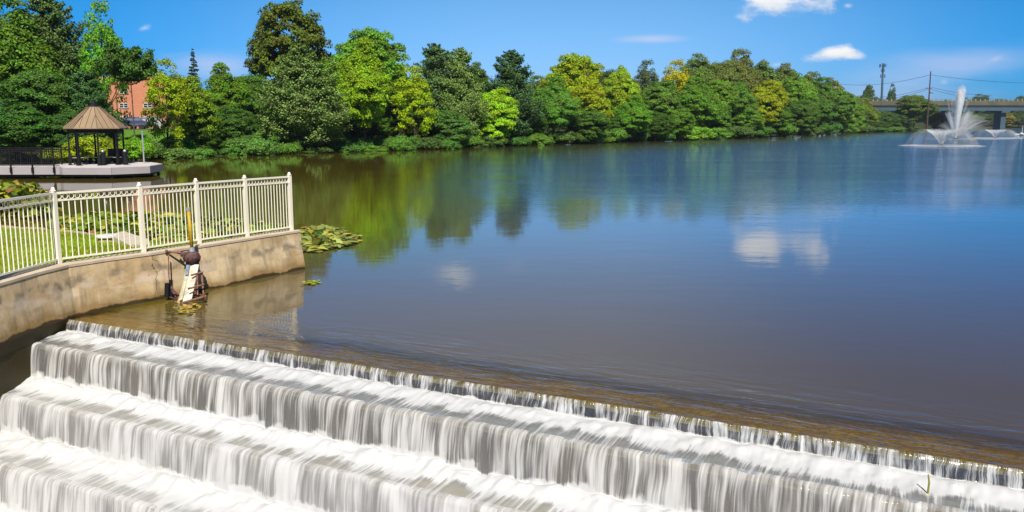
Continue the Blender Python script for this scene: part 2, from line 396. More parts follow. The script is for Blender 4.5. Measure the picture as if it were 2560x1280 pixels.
def conc_mat():
    m, t = mat('stained_concrete'); g = t.new('ShaderNodeNewGeometry').outputs['Position']
    z = t.new('ShaderNodeSeparateXYZ', ins={0: g}).outputs[2]
    n = t.noise(g, 1.3, 6, .65, .3); drip = t.noise(t.vmul(g, (3.5, 3.5, .35)), 1.6, 5, .6); fine = t.noise(g, 30, 4, .7)
    c = t.mix(t.mapr(n, .32, .66), (.44, .31, .16), (.66, .52, .33))
    c = t.mix(t.mapr(drip, .45, .70, 0, .6), c, (.25, .19, .125))
    c = t.mix(t.mapr(t.noise(t.vmul(g, (1, 1, 2.5)), .9, 5, .6), .56, .68, 0, .55), c, (.60, .50, .36))
    c = t.mix(t.mapr(fine, .55, .75, 0, .35), c, (.2, .15, .1))
    crk = t.new('ShaderNodeTexVoronoi', feature='DISTANCE_TO_EDGE', ins={'Vector': t.new('ShaderNodeVectorMath', operation='ADD', ins={0: g, 1: t.vmul(t.new('ShaderNodeTexNoise', ins={'Scale': 2.5, 'Detail': 4.0, 'Vector': g}).outputs[1], (.5, .5, .5))}).outputs[0], 'Scale': .75}).outputs['Distance']
    crm = t.math('MULTIPLY', t.mapr(crk, .007, .001), t.mapr(t.noise(g, .8, 2), .54, .62))
    c = t.mix(t.math('MULTIPLY', crm, .75), c, (.07, .05, .035))
    band = t.math('MULTIPLY', t.mapr(t.math('ADD', z, t.math('MULTIPLY', n, .5)), .74, .84), t.mapr(t.math('ADD', z, t.math('MULTIPLY', n, .5)), 1.0, .88))
    c = t.mix(t.math('MULTIPLY', band, t.mapr(t.noise(g, 3.0, 4), .42, .6, 0, .75)), c, (.17, .14, .10))
    pale = t.math('MULTIPLY', t.mapr(t.math('ADD', z, t.math('MULTIPLY', n, .4)), .50, .62), t.mapr(t.math('ADD', z, t.math('MULTIPLY', n, .4)), .86, .70))
    c = t.mix(t.math('MULTIPLY', pale, t.mapr(t.noise(t.vmul(g, (1, 1, 2)), 1.7, 4), .45, .62, 0, .7)), c, (.66, .54, .42))
    # waterline tide mark and wet algae below it
    zn = t.math('ADD', z, t.math('MULTIPLY', t.math('SUBTRACT', n, .5), .25))
    c = t.mix(t.mapr(zn, .30, .05, 0, .75), c, (.24, .14, .035)); c = t.mix(t.mapr(zn, .07, .035), c, (.05, .035, .015))
    c = t.mix(t.mapr(zn, .03, -.14), c, (.045, .036, .012))
    rough = t.mapr(zn, -.05, .2, .6, .9)
    bp = t.bump(t.math('SUBTRACT', t.math('ADD', n, t.math('MULTIPLY', fine, .3)), crm), .5, .03)
    finish(t, t.new('ShaderNodeBsdfPrincipled', ins={'Base Color': c, 'Roughness': rough, 'Specular IOR Level': .2, 'Normal': bp}).outputs[0]); return m
M['concrete'] = conc_mat()
def cap_mat():
    m, t = mat('sunbleached_concrete'); g = t.new('ShaderNodeNewGeometry').outputs['Position']
    n = t.noise(g, 2.5, 6, .65); fine = t.noise(g, 40, 3, .7)
    c = t.mix(t.mapr(n, .3, .7), (.50, .40, .29), (.62, .53, .41)); c = t.mix(t.mapr(fine, .5, .8, 0, .4), c, (.35, .27, .19))
    finish(t, t.new('ShaderNodeBsdfPrincipled', ins={'Base Color': c, 'Roughness': .85, 'Normal': t.bump(fine, .3, .01)}).outputs[0]); return m
M['cap'] = cap_mat()
def weir_mat():
    m, t = mat('algae_concrete'); g = t.new('ShaderNodeNewGeometry').outputs['Position']
    s_, t_ = tcoord(t, g)
    st = t.new('ShaderNodeCombineXYZ', ins={0: s_, 1: t.math('MULTIPLY', t_, 3.0), 2: 0.0}).outputs[0]
    n = t.noise(st, 2.2, 6, .65, .6); f = t.noise(g, 22, 4, .7)
    c = t.mix(t.mapr(n, .35, .65), (.26, .15, .018), (.42, .29, .025)); c = t.mix(t.mapr(f, .42, .62, 0, .7), c, (.10, .095, .010))
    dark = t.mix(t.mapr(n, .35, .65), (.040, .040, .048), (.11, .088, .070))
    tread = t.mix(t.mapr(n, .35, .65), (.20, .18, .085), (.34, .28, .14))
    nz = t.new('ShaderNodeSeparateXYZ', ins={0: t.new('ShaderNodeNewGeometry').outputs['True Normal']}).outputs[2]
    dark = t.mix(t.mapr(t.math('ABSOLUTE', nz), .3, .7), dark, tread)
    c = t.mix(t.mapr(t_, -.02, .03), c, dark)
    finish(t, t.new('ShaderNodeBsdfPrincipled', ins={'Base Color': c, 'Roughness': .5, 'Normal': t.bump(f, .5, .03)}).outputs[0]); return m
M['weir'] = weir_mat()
def ground_mat(name, a, b, c3, sc_=.6):
    m, t = mat(name); g = t.new('ShaderNodeNewGeometry').outputs['Position']
    n = t.noise(g, sc_, 6, .65); f = t.noise(g, sc_ * 14, 4, .7)
    c = t.mix(t.mapr(n, .35, .65), a, b); c = t.mix(t.mapr(f, .45, .75, 0, .6), c, c3)
    finish(t, t.new('ShaderNodeBsdfPrincipled', ins={'Base Color': c, 'Roughness': .95, 'Specular IOR Level': .1, 'Normal': t.bump(f, .6, .04)}).outputs[0]); return m
M['ground'] = ground_mat('bank_ground', (.035, .045, .014), (.05, .065, .018), (.05, .036, .02), .2)
M['lawn'] = ground_mat('lawn_turf', (.14, .24, .015), (.36, .33, .04), (.20, .20, .02), 1.3)
M['park'] = ground_mat('mown_bank', (.09, .20, .02), (.12, .24, .03), (.08, .15, .02), .3)

# ------------------------------------------------------------ ground sheet, lake and river bed
SHORE = [(-46, 30), (-52, 44), (-50, 62), (-44, 74), (-37, 80), (-33.6, 84), (-31.3, 94), (-26.6, 99.2), (-19.5, 111), (-4.7, 128.5), (8.3, 149), (47, 196), (82.5, 249), (122.6, 325), (160, 400), (178, 440), (200, 520), (230, 620)]
LAKE = SHORE + [(560, 640), (480, 440), (300, 260), (150, 140), (80, 60), (44, 10), (36, -16), (-8.5, -16), (-8.45, 14.7), (-7.3, 17), (-5.6, 20.4), (-6.5, 21.6), (-9.6, 22.3), (-12, 24.4), (-14.6, 25.6), (-19, 26.4), (-30, 27)]
def sdist(P, poly):
    P = np.asarray(P, float); poly = np.asarray(poly, float); inside = np.zeros(len(P), bool); dmin = np.full(len(P), 1e9)
    for i in range(len(poly)):
        a = poly[i]; b = poly[(i + 1) % len(poly)]; ab = b - a
        tt = np.clip(((P - a) @ ab) / (ab @ ab), 0, 1); dmin = np.minimum(dmin, np.linalg.norm(P - (a + tt[:, None] * ab), axis=1))
        cnd = ((a[1] > P[:, 1]) != (b[1] > P[:, 1]))
        with np.errstate(divide='ignore', invalid='ignore'):
            xi = (b[0] - a[0]) * (P[:, 1] - a[1]) / (b[1] - a[1]) + a[0]
        inside ^= cnd & (P[:, 0] < xi)
    return np.where(inside, -dmin, dmin)
def axis(lo, hi, dense_lo, dense_hi, step):
    d = list(np.arange(dense_lo, dense_hi + .1, step)); x = step; v = dense_hi
    while v < hi: x *= 1.22; v += x; d.append(v)
    x = step; v = dense_lo
    while v > lo: x *= 1.22; v -= x; d.insert(0, v)
    return np.array(d)
def height(d, x, y):
    h = np.where(d > 0, .12 + .055 * np.minimum(d, 60) + .01 * np.clip(d - 60, 0, 300), np.maximum(-1.6, d * .5 - .05))
    near = (y < 34) & (x < 0)
    h = np.where(near & (d > 0), np.minimum(h, .0), h)            # the lawn sheet lies over this
    h = np.where(near & (d > 0), -.35, h)
    t = (x - C0.x) * N_.x + (y - C0.y) * N_.y
    h = np.where((t > -1) & (d < 3) & (y < 24), -4.2, h)            # river bed below the weir
    return h
xs = axis(-2500, 2500, -80, 300, 3.0); ys = axis(-400, 4200, -30, 640, 3.0)
GX, GY = np.meshgrid(xs, ys); P2 = np.stack([GX.ravel(), GY.ravel()], 1); d_ = sdist(P2, LAKE)
GZ = height(d_, P2[:, 0], P2[:, 1]) + np.where(d_ > 2, rng.normal(0, .08, len(d_)), 0)
nx, ny = len(xs), len(ys)
idx = np.arange(nx * ny).reshape(ny, nx)
Q = np.stack([idx[:-1, :-1], idx[:-1, 1:], idx[1:, 1:], idx[1:, :-1]], -1).reshape(-1, 4)
me = raw('ground', np.column_stack([P2, GZ]), Q.ravel(), np.full(len(Q), 4), True)
tag(link('ground', me, M['ground']), kind='structure')
def gz(x, y):
    d = sdist([(x, y)], LAKE); return float(height(d, np.array([x]), np.array([y]))[0])

# lake surface, its near edge exactly on the crest
b = MB()
pl = [wp(-.6, 0, 0), wp(30, 0, 0), wp(60, -8, 0), (700, 200, 0), (900, 900, 0), (-120, 900, 0), (-140, 20, 0), (-30, 20, 0), (-9, 17, 0)]
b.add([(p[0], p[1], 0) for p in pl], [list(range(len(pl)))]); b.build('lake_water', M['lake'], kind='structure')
b = MB(); b.add([(-9, 12, -3.0), (-9, -40, -3.0), (70, -60, -3.0), (60, 0, -3.0)], [[0, 1, 2, 3]]); b.build('river_water', M['fall_low'], kind='structure')

# concrete weir with its stepped face
root = empty('concrete_weir', tuple(wp(10, 0, -1)), label='long stepped concrete weir of low broad steps under white falling water', cat='weir')
b = MB(root.location); prof = [(-7, -1.3), (-3.2, -.24), (-1.6, -.10), (-.3, -.065), (-.03, -.045), (.03, -.08)]
S0, S1 = -1.6, 30
vs = []; 
for t, z in prof: vs += [wp(S0, t, z), wp(S1, t, z)]
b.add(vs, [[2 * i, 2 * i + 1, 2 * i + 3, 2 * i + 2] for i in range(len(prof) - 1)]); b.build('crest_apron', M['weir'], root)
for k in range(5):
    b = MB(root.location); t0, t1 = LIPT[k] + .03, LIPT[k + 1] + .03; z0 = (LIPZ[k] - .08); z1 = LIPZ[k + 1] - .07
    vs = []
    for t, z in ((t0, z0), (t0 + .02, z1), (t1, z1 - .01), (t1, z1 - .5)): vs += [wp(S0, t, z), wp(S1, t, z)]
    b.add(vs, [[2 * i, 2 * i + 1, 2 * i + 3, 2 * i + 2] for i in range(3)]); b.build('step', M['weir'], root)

# sheets of falling water: each runs from one lip down the riser and across the tread
def smooth_noise(S, V, fs, fv, seed, oct=3):
    r = np.random.default_rng(seed); out = np.zeros(np.broadcast(S, V).shape); amp = 1; tot = 0
    for o in range(oct):
        ns = int(40 * fs * 2 ** o) + 8; nv = int(4 * fv * 2 ** o) + 8; g = r.random((ns, nv)) * 2 - 1
        x = (S + 3) * fs * 2 ** o; y = V * fv * 2 ** o + 1
        i = np.floor(x).astype(int) % (ns - 1); j = np.floor(y).astype(int) % (nv - 1); fx = x - np.floor(x); fy = y - np.floor(y)
        fx = fx * fx * (3 - 2 * fx); fy = fy * fy * (3 - 2 * fy)
        out += amp * ((g[i, j] * (1 - fx) + g[i + 1, j] * fx) * (1 - fy) + (g[i, j + 1] * (1 - fx) + g[i + 1, j + 1] * fx) * fy); tot += amp; amp *= .5
    return out / tot
def fall_sheet(k, name, material, s0, s1, first):
    ds = .016 if first else .022
    S = np.arange(s0, s1, ds); nv_f, nv_t = 16, 22
    v = np.concatenate([[-.12], np.linspace(0, 1, nv_f), 1 + np.linspace(0, 1, nv_t)[1:]])
    SS, VV = np.meshgrid(S, v); drop = LIPZ[k] - LIPZ[k + 1]; tread = LIPT[k + 1] - LIPT[k]
    SW = SS + .02 * smooth_noise(SS, VV * 0, 2, 1, 40 + k)
    strand = smooth_noise(SW, VV, 9 if first else 4.5, .5, 50 + k, 3)
    big = smooth_noise(SS, VV * 0, .6, 1, 60 + k, 2)
    f = np.clip(VV, 0, 1); tr = np.clip(VV - 1, 0, 1)
    reach = (.07 if first else .12) * (1 + .45 * big)
    T = LIPT[k] + .045 + reach * np.sqrt(np.clip(f, 0, 1)) + strand * (.022 if first else .04) * np.minimum(f * 4, 1)
    Z = LIPZ[k] + .0 - (drop - .02) * f ** 1.25
    foam = np.exp(-((VV - 1.12) / (.22)) ** 2)
    lump = smooth_noise(SS, VV, 3.2, 2.5, 70 + k, 3); lump2 = smooth_noise(SS, VV, 9, 3, 80 + k, 2)
    T = np.where(VV > 1, LIPT[k] + .045 + reach + (tread - reach) * tr + .0, T)
    Z = np.where(VV > 1, LIPZ[k + 1] + .02 - .02 * tr, Z)
    Z = Z + foam * ((.035 if first else .07) + (.05 if first else .09) * np.clip(lump + .25 * lump2, -.6, 1)) * np.where(VV <= 1, np.clip((f - .8) * 5, 0, 1), 1)
    Z += np.where(VV > 1.2, (lump2 * .018 + strand * .02) * np.clip(2 - VV, 0, 1) ** .6, 0)
    hump = np.exp(-((VV) / .10) ** 2)
    Z += hump * ((.006 if first else 0) + .014 * np.abs(strand)); 
    T = np.where(VV < 0, LIPT[k] - .05, T); Z = np.where(VV < 0, LIPZ[k] + .003, Z)
    if first: Z = np.where(VV < 0, -.03, Z)
    P = np.stack([C0.x + A.x * SS + N_.x * T, C0.y + A.y * SS + N_.y * T, Z], -1).reshape(-1, 3)
    ns, nv = len(S), len(v); I = np.arange(ns * nv).reshape(nv, ns)
    q = np.stack([I[:-1, :-1], I[1:, :-1], I[1:, 1:], I[:-1, 1:]], -1).reshape(-1, 4)
    me = raw(name, P, q.ravel(), np.full(len(q), 4), True, vattr={'su': SS.ravel() + k * 37.3, 'fv': VV.ravel()})
    tag(link(name, me, material), kind='structure')
fall_sheet(0, 'falling_water', M['fall_first'], -.3, 22, True)
fall_sheet(1, 'falling_water', M['fall'], -1.0, 20, False)
fall_sheet(2, 'falling_water', M['fall_low'], -1.4, 17, False)
fall_sheet(3, 'falling_water', M['fall_low'], -1.6, 14, False)
fall_sheet(4, 'falling_water', M['fall_low'], -1.8, 12, False)

# ------------------------------------------------------------ retaining wall
front = [(-8.02, -6, ), (-8.05, 4), (-8.06, 9), (-8.07, 13.3), (-8.02, 14.3), (-7.90, 15.1), (-7.55, 15.75), (-7.02, 16.5), (-6.35, 17.65), (-5.68, 18.9), (-4.99, 20.14)]
WT = .9
def off(pts, d):
    o = []
    for i, p in enumerate(pts):
        a = Vector(pts[max(i - 1, 0)]); b_ = Vector(pts[min(i + 1, len(pts) - 1)]); t = (b_ - a).normalized(); n = Vector((-t.y, t.x)); o.append(Vector(p) + n * d)
    return o
wr = empty('retaining_wall', (-7.9, 15.1, 0), label='low stained concrete retaining wall curving beside the weir under the white fence', cat='wall')
wb = MB(wr.location); n_ = len(front)
# denser stations for a rough face
def interp(pts, step):
    o = []
    for a, b_ in zip(pts[:-1], pts[1:]):
        a = Vector(a); b_ = Vector(b_); k = max(1, int((b_ - a).length / step))
        for i in range(k): o.append(a.lerp(b_, i / k))
    o.append(Vector(pts[-1])); return o
fr = interp(front, .22); bk = off(fr, .40); base = off(fr, -.10)
zl = [WT, .86, .6, .35, .12, 0, -.2, -.6, -1.2, -3.6]
vs = []; fs = []; m_ = len(zl)
for i, p in enumerate(fr):
    for j, z in enumerate(zl):
        k = 0 if z > .8 else min(1, (.86 - z) / .86); q = p.lerp(base[i], k)
        e = .012 * math.sin(i * 1.7 + j * 2.1) + R_.uniform(-.008, .008) if 0 < z < .8 else 0
        nrm = (Vector(base[i]) - p).normalized()
        if z <= -.1: e = -.05
        q = q + nrm * e; vs.append((q.x, q.y, z))
for i in range(len(fr) - 1):
    for j in range(m_ - 1): a = i * m_ + j; fs.append([a, a + 1, a + m_ + 1, a + m_])
wb.add(vs, fs)
# far end face
e0 = fr[-1]; e1 = bk[-1]; eb = base[-1]
wb.add([(e0.x, e0.y, WT), (e1.x, e1.y, WT), (e1.x, e1.y, -3), (eb.x, eb.y, -3)], [[0, 1, 2, 3]])
wb.add([(p.x, p.y, z) for p in bk for z in (WT, -3)], [[2 * i, 2 * i + 2, 2 * i + 3, 2 * i + 1] for i in range(len(bk) - 1)])
wb.build('wall_face', M['concrete'], wr)
tb = MB(wr.location); f2 = off(fr, -.012)
tb.add([(p.x, p.y, WT + .022) for p in f2] + [(p.x, p.y, WT + .022) for p in bk], [[i, i + 1, len(fr) + i + 1, len(fr) + i] for i in range(len(fr) - 1)])
tb.add([(p.x, p.y, WT + .022) for p in f2] + [(p.x, p.y, WT - .02) for p in f2], [[i, len(fr) + i, len(fr) + i + 1, i + 1] for i in range(len(fr) - 1)])
tb.add([(f2[-1].x, f2[-1].y, WT + .022), (f2[-1].x, f2[-1].y, WT - .02), (bk[-1].x, bk[-1].y, WT - .02), (bk[-1].x, bk[-1].y, WT + .022)], [[0, 1, 2, 3]])
tb.build('wall_top', M['cap'], wr)

# ------------------------------------------------------------ white fence
posts = [(-8.18, 8.4), (-8.20, 10.1), (-8.21, 11.8), (-8.22, 13.42), (-8.14, 15.25), (-7.2, 16.62), (-6.56, 17.86), (-5.9, 19.0), (-5.2, 20.12)]
fe = empty('white_fence', (-8.14, 15.25, WT), label='white metal railing with ringed top band standing on the concrete retaining wall', cat='fence')
O = Vector(fe.location); FH = 1.30
pm = MB(); pm.box((0, 0, FH / 2), (.078, .078, FH), 0, .006); pm = pm.mesh('post'); pm.materials.append(M['white_metal'])
cm = MB(); cm.lathe((0, 0, 0), [(.05, 0), (.052, .015), (.045, .02), (.03, .03), (.034, .045), (.03, .06), (.015, .07), (.004, .073)], 12); cm = cm.mesh('post_cap', True); cm.materials.append(M['white_metal'])
for i, p in enumerate(posts):
    a = Vector(posts[max(i - 1, 0)]); b_ = Vector(posts[min(i + 1, len(posts) - 1)]); ang = math.atan2((b_ - a).y, (b_ - a).x)
    o = link('post', pm, None, fe); o.location = Vector((p[0], p[1], WT + .02)) - O; o.rotation_euler.z = ang
    c = link('post_cap', cm, None, o); c.location = (0, 0, FH)
pkm = MB(); pkm.tube([(0, 0, .09), (0, 0, FH - .15)], .011, 8); pkm = pkm.mesh('picket'); pkm.materials.append(M['white_metal'])
rgm = MB(); rr = [(.045 * math.cos(a), 0, .045 * math.sin(a)) for a in np.linspace(0, 2 * math.pi, 17)]; rgm.tube(rr, .007, 5, False); rgm = rgm.mesh('ring', True); rgm.materials.append(M['white_metal'])
for i in range(len(posts) - 1):
    a = Vector((*posts[i], WT + .02)); b_ = Vector((*posts[i + 1], WT + .02)); d = (b_ - a).normalized(); a2 = a + d * .04; b2 = b_ - d * .04
    ang = math.atan2(d.y, d.x)
    for nm, z, h, ww in (('top_rail', FH - .035, .038, .045), ('middle_rail', FH - .165, .03, .036), ('bottom_rail', .085, .032, .036)):
        q = MB(O); q.beam(a2 + Vector((0, 0, z)), b2 + Vector((0, 0, z)), ww, h); q.build(nm, M['white_metal'], fe)
    n = 13 if i >= 3 else 12
    for k in range(n):
        p = a2.lerp(b2, (k + 1) / (n + 1)) - O
        o = link('picket', pkm, None, fe); o.location = p; o.rotation_euler.z = ang
        if k < n:
            p = a2.lerp(b2, (k + .5) / (n + 1)) - O + Vector((0, 0, FH - .101)); o = link('ring', rgm, None, fe); o.location = p; o.rotation_euler.z = ang
    p = a2.lerp(b2, (n + .5) / (n + 1)) - O + Vector((0, 0, FH - .101)); o = link('ring', rgm, None, fe); o.location = p; o.rotation_euler.z = ang

# ------------------------------------------------------------ lawn, edging, slab, drain cap
edge = [(-46, 30), (-30, 27.4), (-19, 26.6), (-15.4, 25.7), (-12.9, 24.5), (-11.1, 23.2), (-10.1, 22.2), (-8.6, 21.7), (-7.0, 21.2), (-5.9, 20.75), (-5.42, 20.35)]
bk2 = off(fr, .39)
inner = [(p.x, p.y) for p in bk2]
lawn = MB(); L1 = [Vector(inner[int(round(i * (len(inner) - 1) / 24))]) for i in range(25)]
ei = interp(edge, 1.0); L2 = [ei[int(round(i * (len(ei) - 1) / 24))] for i in range(25)]
vs = []; K = 14
for i in range(25):
    for k in range(K + 1):
        f = k / K; p = L1[i].lerp(L2[i], f); z = (WT - .02) * (1 - f) + .34 * f; z += .02 * math.sin(p.x * 3 + p.y * 2) * (0 < k < K)
        vs.append((p.x, p.y, z))
lawn.add(vs, [[i * (K + 1) + k, (i + 1) * (K + 1) + k, (i + 1) * (K + 1) + k + 1, i * (K + 1) + k + 1] for i in range(24) for k in range(K)])
lo = lawn.build('lawn', M['lawn'], kind='structure', smooth=True)
# stone edging, one continuous kerb of rough stones
eb_ = MB(); pe = interp(edge, .45)
for i in range(len(pe) - 1):
    a = pe[i]; b_ = pe[i + 1]
    if a.x < -30: continue
    m = (a + b_) / 2; ang = math.atan2((b_ - a).y, (b_ - a).x)
    eb_.box((m.x + R_.uniform(-.03, .03), m.y + R_.uniform(-.03, .03), .12 + R_.uniform(-.02, .03)), ((b_ - a).length * .96, .22 + R_.uniform(-.04, .05), .52), ang + R_.uniform(-.08, .08), .02)
eb_.build('stone_kerb', M['stone_edge'], kind='structure')
sb = MB(); sp = [at(275, 608, .5), at(300, 602, .5), at(470, 622, .62), at(500, 640, .62), at(380, 640, .62)]
sp = [at(274, 611, .53), at(312, 603, .53), at(372, 617, .60), at(385, 633, .75), at(345, 628, .75)]
sb.prism([(p.x, p.y) for p in sp], .3, .78); sb.build('concrete_path', M['slab'], kind='structure')
p = at(268, 606, .62)
q = empty('drain_cap', (p.x, p.y, .3), label='round pale concrete drain cap at the lawn edge behind the white fence', cat='drain cap')
b = MB(q.location); b.lathe((p.x, p.y, .3), [(.20, 0), (.20, .44)], 20); b.build('pedestal', M['stone_edge'], q, True)
b = MB(q.location); b.lathe((p.x, p.y, .74), [(.22, 0), (.25, .01), (.25, .05), (.23, .065), (.02, .07)], 24); b.build('cap_slab', M['capstone'], q)

# blades of grass in the lawn
def blades(n):
    V = []; tint = []
    k = 0; pts = []
    while len(pts) < n:
        i = R_.randrange(8, 24); f = R_.random(); g = R_.random()
        p = L1[i].lerp(L2[i], f).lerp(L1[i + 1 if i < 24 else i].lerp(L2[i + 1 if i < 24 else i], f), g)
        pts.append((p.x, p.y, (WT - .02) * (1 - f) + .34 * f))
    P = np.array(pts); a = rng.random(n) * 6.28; w_ = rng.uniform(.008, .016, n); h = rng.uniform(.03, .075, n)
    dx = np.cos(a) * w_; dy = np.sin(a) * w_; lean = rng.normal(0, .02, (n, 2))
    v = np.stack([P + np.stack([-dx, -dy, 0 * dx - .01], 1), P + np.stack([dx, dy, 0 * dx - .01], 1), P + np.column_stack([lean, h])], 1).reshape(-1, 3)
    me = raw('grass', v, np.arange(3 * n), np.full(n, 3), attr={'tint': rng.random(n), 'clump': np.clip(.5 - .6 * np.sin(P[:, 0] * 1.9 + 2 * np.sin(P[:, 1])) * np.cos(P[:, 1] * 1.4) + rng.normal(0, .25, n), 0, 1)})
    o = tag(link('grass', me, M['leaf']), kind='stuff', label='short mown grass growing over the lawn behind the fence', cat='grass'); o.color = (.28, .36, .02, 1)
blades(60000)

# ------------------------------------------------------------ broad leaved water plants
def pads(name, poly, n, label, zr=(.05, .45), size=(.10, .2), color=(.18, .25, .03), tilt=.5):
    poly = [(p[0], p[1]) for p in poly]; pa = np.array(poly); P = []
    while len(P) < n:
        c = np.column_stack([rng.uniform(pa[:, 0].min(), pa[:, 0].max(), 400), rng.uniform(pa[:, 1].min(), pa[:, 1].max(), 400)])
        d = sdist(c, poly); keep = (d < rng.uniform(-.5, .12, 400)); P += [tuple(x) + (dd,) for x, dd in zip(c[keep], d[keep])]
    P = np.array(P[:n]); V = []; L = []; cnt = []; tint = []; cl = []
    outline = [(0, .15), (-.28, -.12), (-.5, .15), (-.5, .55), (-.27, .9), (0, 1.12), (.27, .9), (.5, .55), (.5, .15), (.28, -.12)]
    for i in range(n):
        x, y, d = P[i]; s = R_.uniform(*size); a = R_.uniform(0, 6.28); tl = R_.gauss(0, tilt); tr = R_.gauss(.1, tilt)
        z = R_.uniform(*zr) * min(1, .25 - d * .9) if d < 0 else R_.uniform(.01, .06)
        Mx = Matrix.Translation((x, y, max(z, .015))) @ Matrix.Rotation(a, 4, 'Z') @ Matrix.Rotation(tl if z > .06 else tl * .1, 4, 'X') @ Matrix.Rotation(tr if z > .06 else tr * .1, 4, 'Y')
        b0 = len(V)
        for u, v in outline:
            V.append(tuple(Mx @ Vector((u * s * 1.5, (v - .4) * s * 1.5, abs(u) * s * .45))))
        L += [b0, b0 + 1, b0 + 2, b0 + 3, b0 + 4, b0 + 5, b0, b0 + 5, b0 + 6, b0 + 7, b0 + 8, b0 + 9]; cnt += [6, 6]
        tt = R_.random(); cc = min(1, max(0, R_.gauss(.45, .28))); tint += [tt, tt]; cl += [cc, cc]
    me = raw(name, V, L, cnt, attr={'tint': tint, 'clump': cl})
    o = tag(link(name, me, M['pad']), kind='stuff', label=label, cat='water plants'); o.color = color + (1,); return o
def pad_mat():
    m, t = mat('pad_leaves'); oc = t.new('ShaderNodeObjectInfo').outputs['Color']
    ti = t.new('ShaderNodeAttribute', attribute_name='tint').outputs['Fac']; cl = t.new('ShaderNodeAttribute', attribute_name='clump').outputs['Fac']
    c = t.mix(t.mapr(cl, .45, .85), oc, (.50, .42, .04)); c = t.mix(t.mapr(cl, .9, 1.0), c, (.35, .15, .06)); c = t.mix(t.mapr(cl, .3, 0), c, (.04, .10, .02))
    c = t.mix(1.0, c, t.mix(ti, (.65, .65, .65), (1.35, 1.35, 1.35)), 'MULTIPLY')
    d = t.new('ShaderNodeBsdfPrincipled', ins={'Base Color': c, 'Roughness': .6, 'Specular IOR Level': .25}).outputs[0]; tr = t.new('ShaderNodeBsdfTranslucent', ins={'Color': c}).outputs[0]
    finish(t, t.new('ShaderNodeMixShader', ins={0: .25, 1: d, 2: tr}).outputs[0]); return m
M['pad'] = pad_mat()
pads('water_lilies', [at(120, 600, .1), at(130, 556, .1), at(200, 546, .1), at(400, 546, .1), at(560, 558, .1), at(700, 570, .1), at(735, 580, .1), at(700, 600, .1), at(560, 625, .1), at(400, 630, .1), at(300, 610, .1)], 5600, 'dense bed of broad yellow green lily leaves behind the white fence', (.05, .34), (.13, .24), (.17, .27, .015))
pads('water_lilies', [at(740, 572, .1), at(790, 562, .1), at(850, 564, .1), at(872, 585, .1), at(880, 606, .1), at(830, 612, .1), at(775, 625, .1), at(742, 612, .1)], 760, 'patch of floating lily leaves on the water past the end of the wall', (.02, .11), (.11, .2), (.32, .38, .10))
pads('water_lilies', [at(868, 600, .02), at(895, 590, .02), at(902, 602, .02), at(880, 612, .02)], 26, 'few stray lily leaves drifting off the tip of the leafy patch', (.02, .15), (.09, .15), (.22, .27, .08))
pads('water_lilies', [at(-160, 560, .2), at(-160, 490, .2), at(-20, 488, .2), at(90, 490, .2), at(150, 500, .2), at(120, 535, .2), at(0, 530, .2)], 3600, 'tall leafy water plants in front of the boardwalk at the left edge', (.2, .9), (.13, .22), (.22, .27, .02))
pads('duckweed', [at(757, 712), at(765, 704), at(792, 704), at(800, 709), at(785, 714)], 60, 'small bright green scrap of weed afloat near the wall end', (.004, .008), (.03, .06), (.32, .42, .03), .03)
pads('fallen_leaves', [at(440, 785), at(447, 772), at(470, 766), at(492, 770), at(490, 780), at(465, 788)], 46, 'small heap of yellow fallen leaves on the water below the sluice', (.02, .05), (.035, .065), (.62, .40, .05), .5)
# loosestrife spikes in the plants
ls = [(84, 470, .6), (102, 468, .8), (104, 485, .7), (126, 474, .5), (96, 500, .5), (75, 498, .45)]
for i, (px, py, h) in enumerate(ls):
    g0 = at(px, 520, 0); t_ = pt(px, py, g0.y)
    q = empty('loosestrife', (g0.x, g0.y, 0), label=['second', 'third', 'second to last', 'last', 'fourth', 'first'][i] + ' from the left of the purple flower spikes among plants before the boardwalk', cat='flower', group='purple flower spikes by the boardwalk')
    b = MB(g0); b.tube([g0, (g0.x + .02, g0.y, t_.z - h * .4)], .012, 5); b.build('stem', M['bark'], q)
    b = MB(g0)
    for k in range(46):
        f = k / 46; a = k * 2.4; z = t_.z - h * (1 - f); rr_ = .055 * (1 - f * .7)
        c = Vector((g0.x + math.cos(a) * rr_, g0.y + math.sin(a) * rr_, z)); b.add([c, c + Vector((.05 * math.cos(a), .05 * math.sin(a), .02)), c + Vector((.02 * math.cos(a + 1), .02 * math.sin(a + 1), .06))], [[0, 1, 2]])
    b.build('flower_spike', M['purple'], q)

# ------------------------------------------------------------ sluice hoist on the wall
SY = 16.55
g = pt(479, 650, 16.9); q = empty('sluice_hoist', (g.x, g.y, .0), label='rusty sluice gate hoist with yellow stem pipe and painted boards on the wall face', cat='sluice gate')
def P_(px, py, Y): return pt(px, py, Y)
b = MB(q.location); b.tube([P_(480, 622, 16.9), P_(471, 526, 16.9)], .034, 12); b.build('stem_pipe', M['yellow'], q, True)
b = MB(q.location); b.tube([P_(471, 527, 16.9), P_(470.3, 519, 16.9)], .042, 12); b.build('pipe_cap', M['galv'], q)
b = MB(q.location); b.tube([P_(480.5, 632, 16.9), P_(479.5, 618, 16.9)], [.06, .048], 12); b.build('pipe_collar', M['galv'], q)
g = P_(480, 642, 16.9); b = MB(q.location)
b.lathe(g, [(.05, .11), (.12, .09), (.155, .03), (.16, -.03), (.13, -.09), (.06, -.1)][::-1], 14)
for k in range(7):
    a = k * .9; b.tube([g + Vector((.07 * math.cos(a), .07 * math.sin(a), .105)), g + Vector((.17 * math.cos(a), .17 * math.sin(a), 0)), g + Vector((.14 * math.cos(a), .14 * math.sin(a), -.09))], .016, 5)
b.tube([g + Vector((-.1, -.02, .04)), g + Vector((-.2, -.02, .06))], .055, 8)
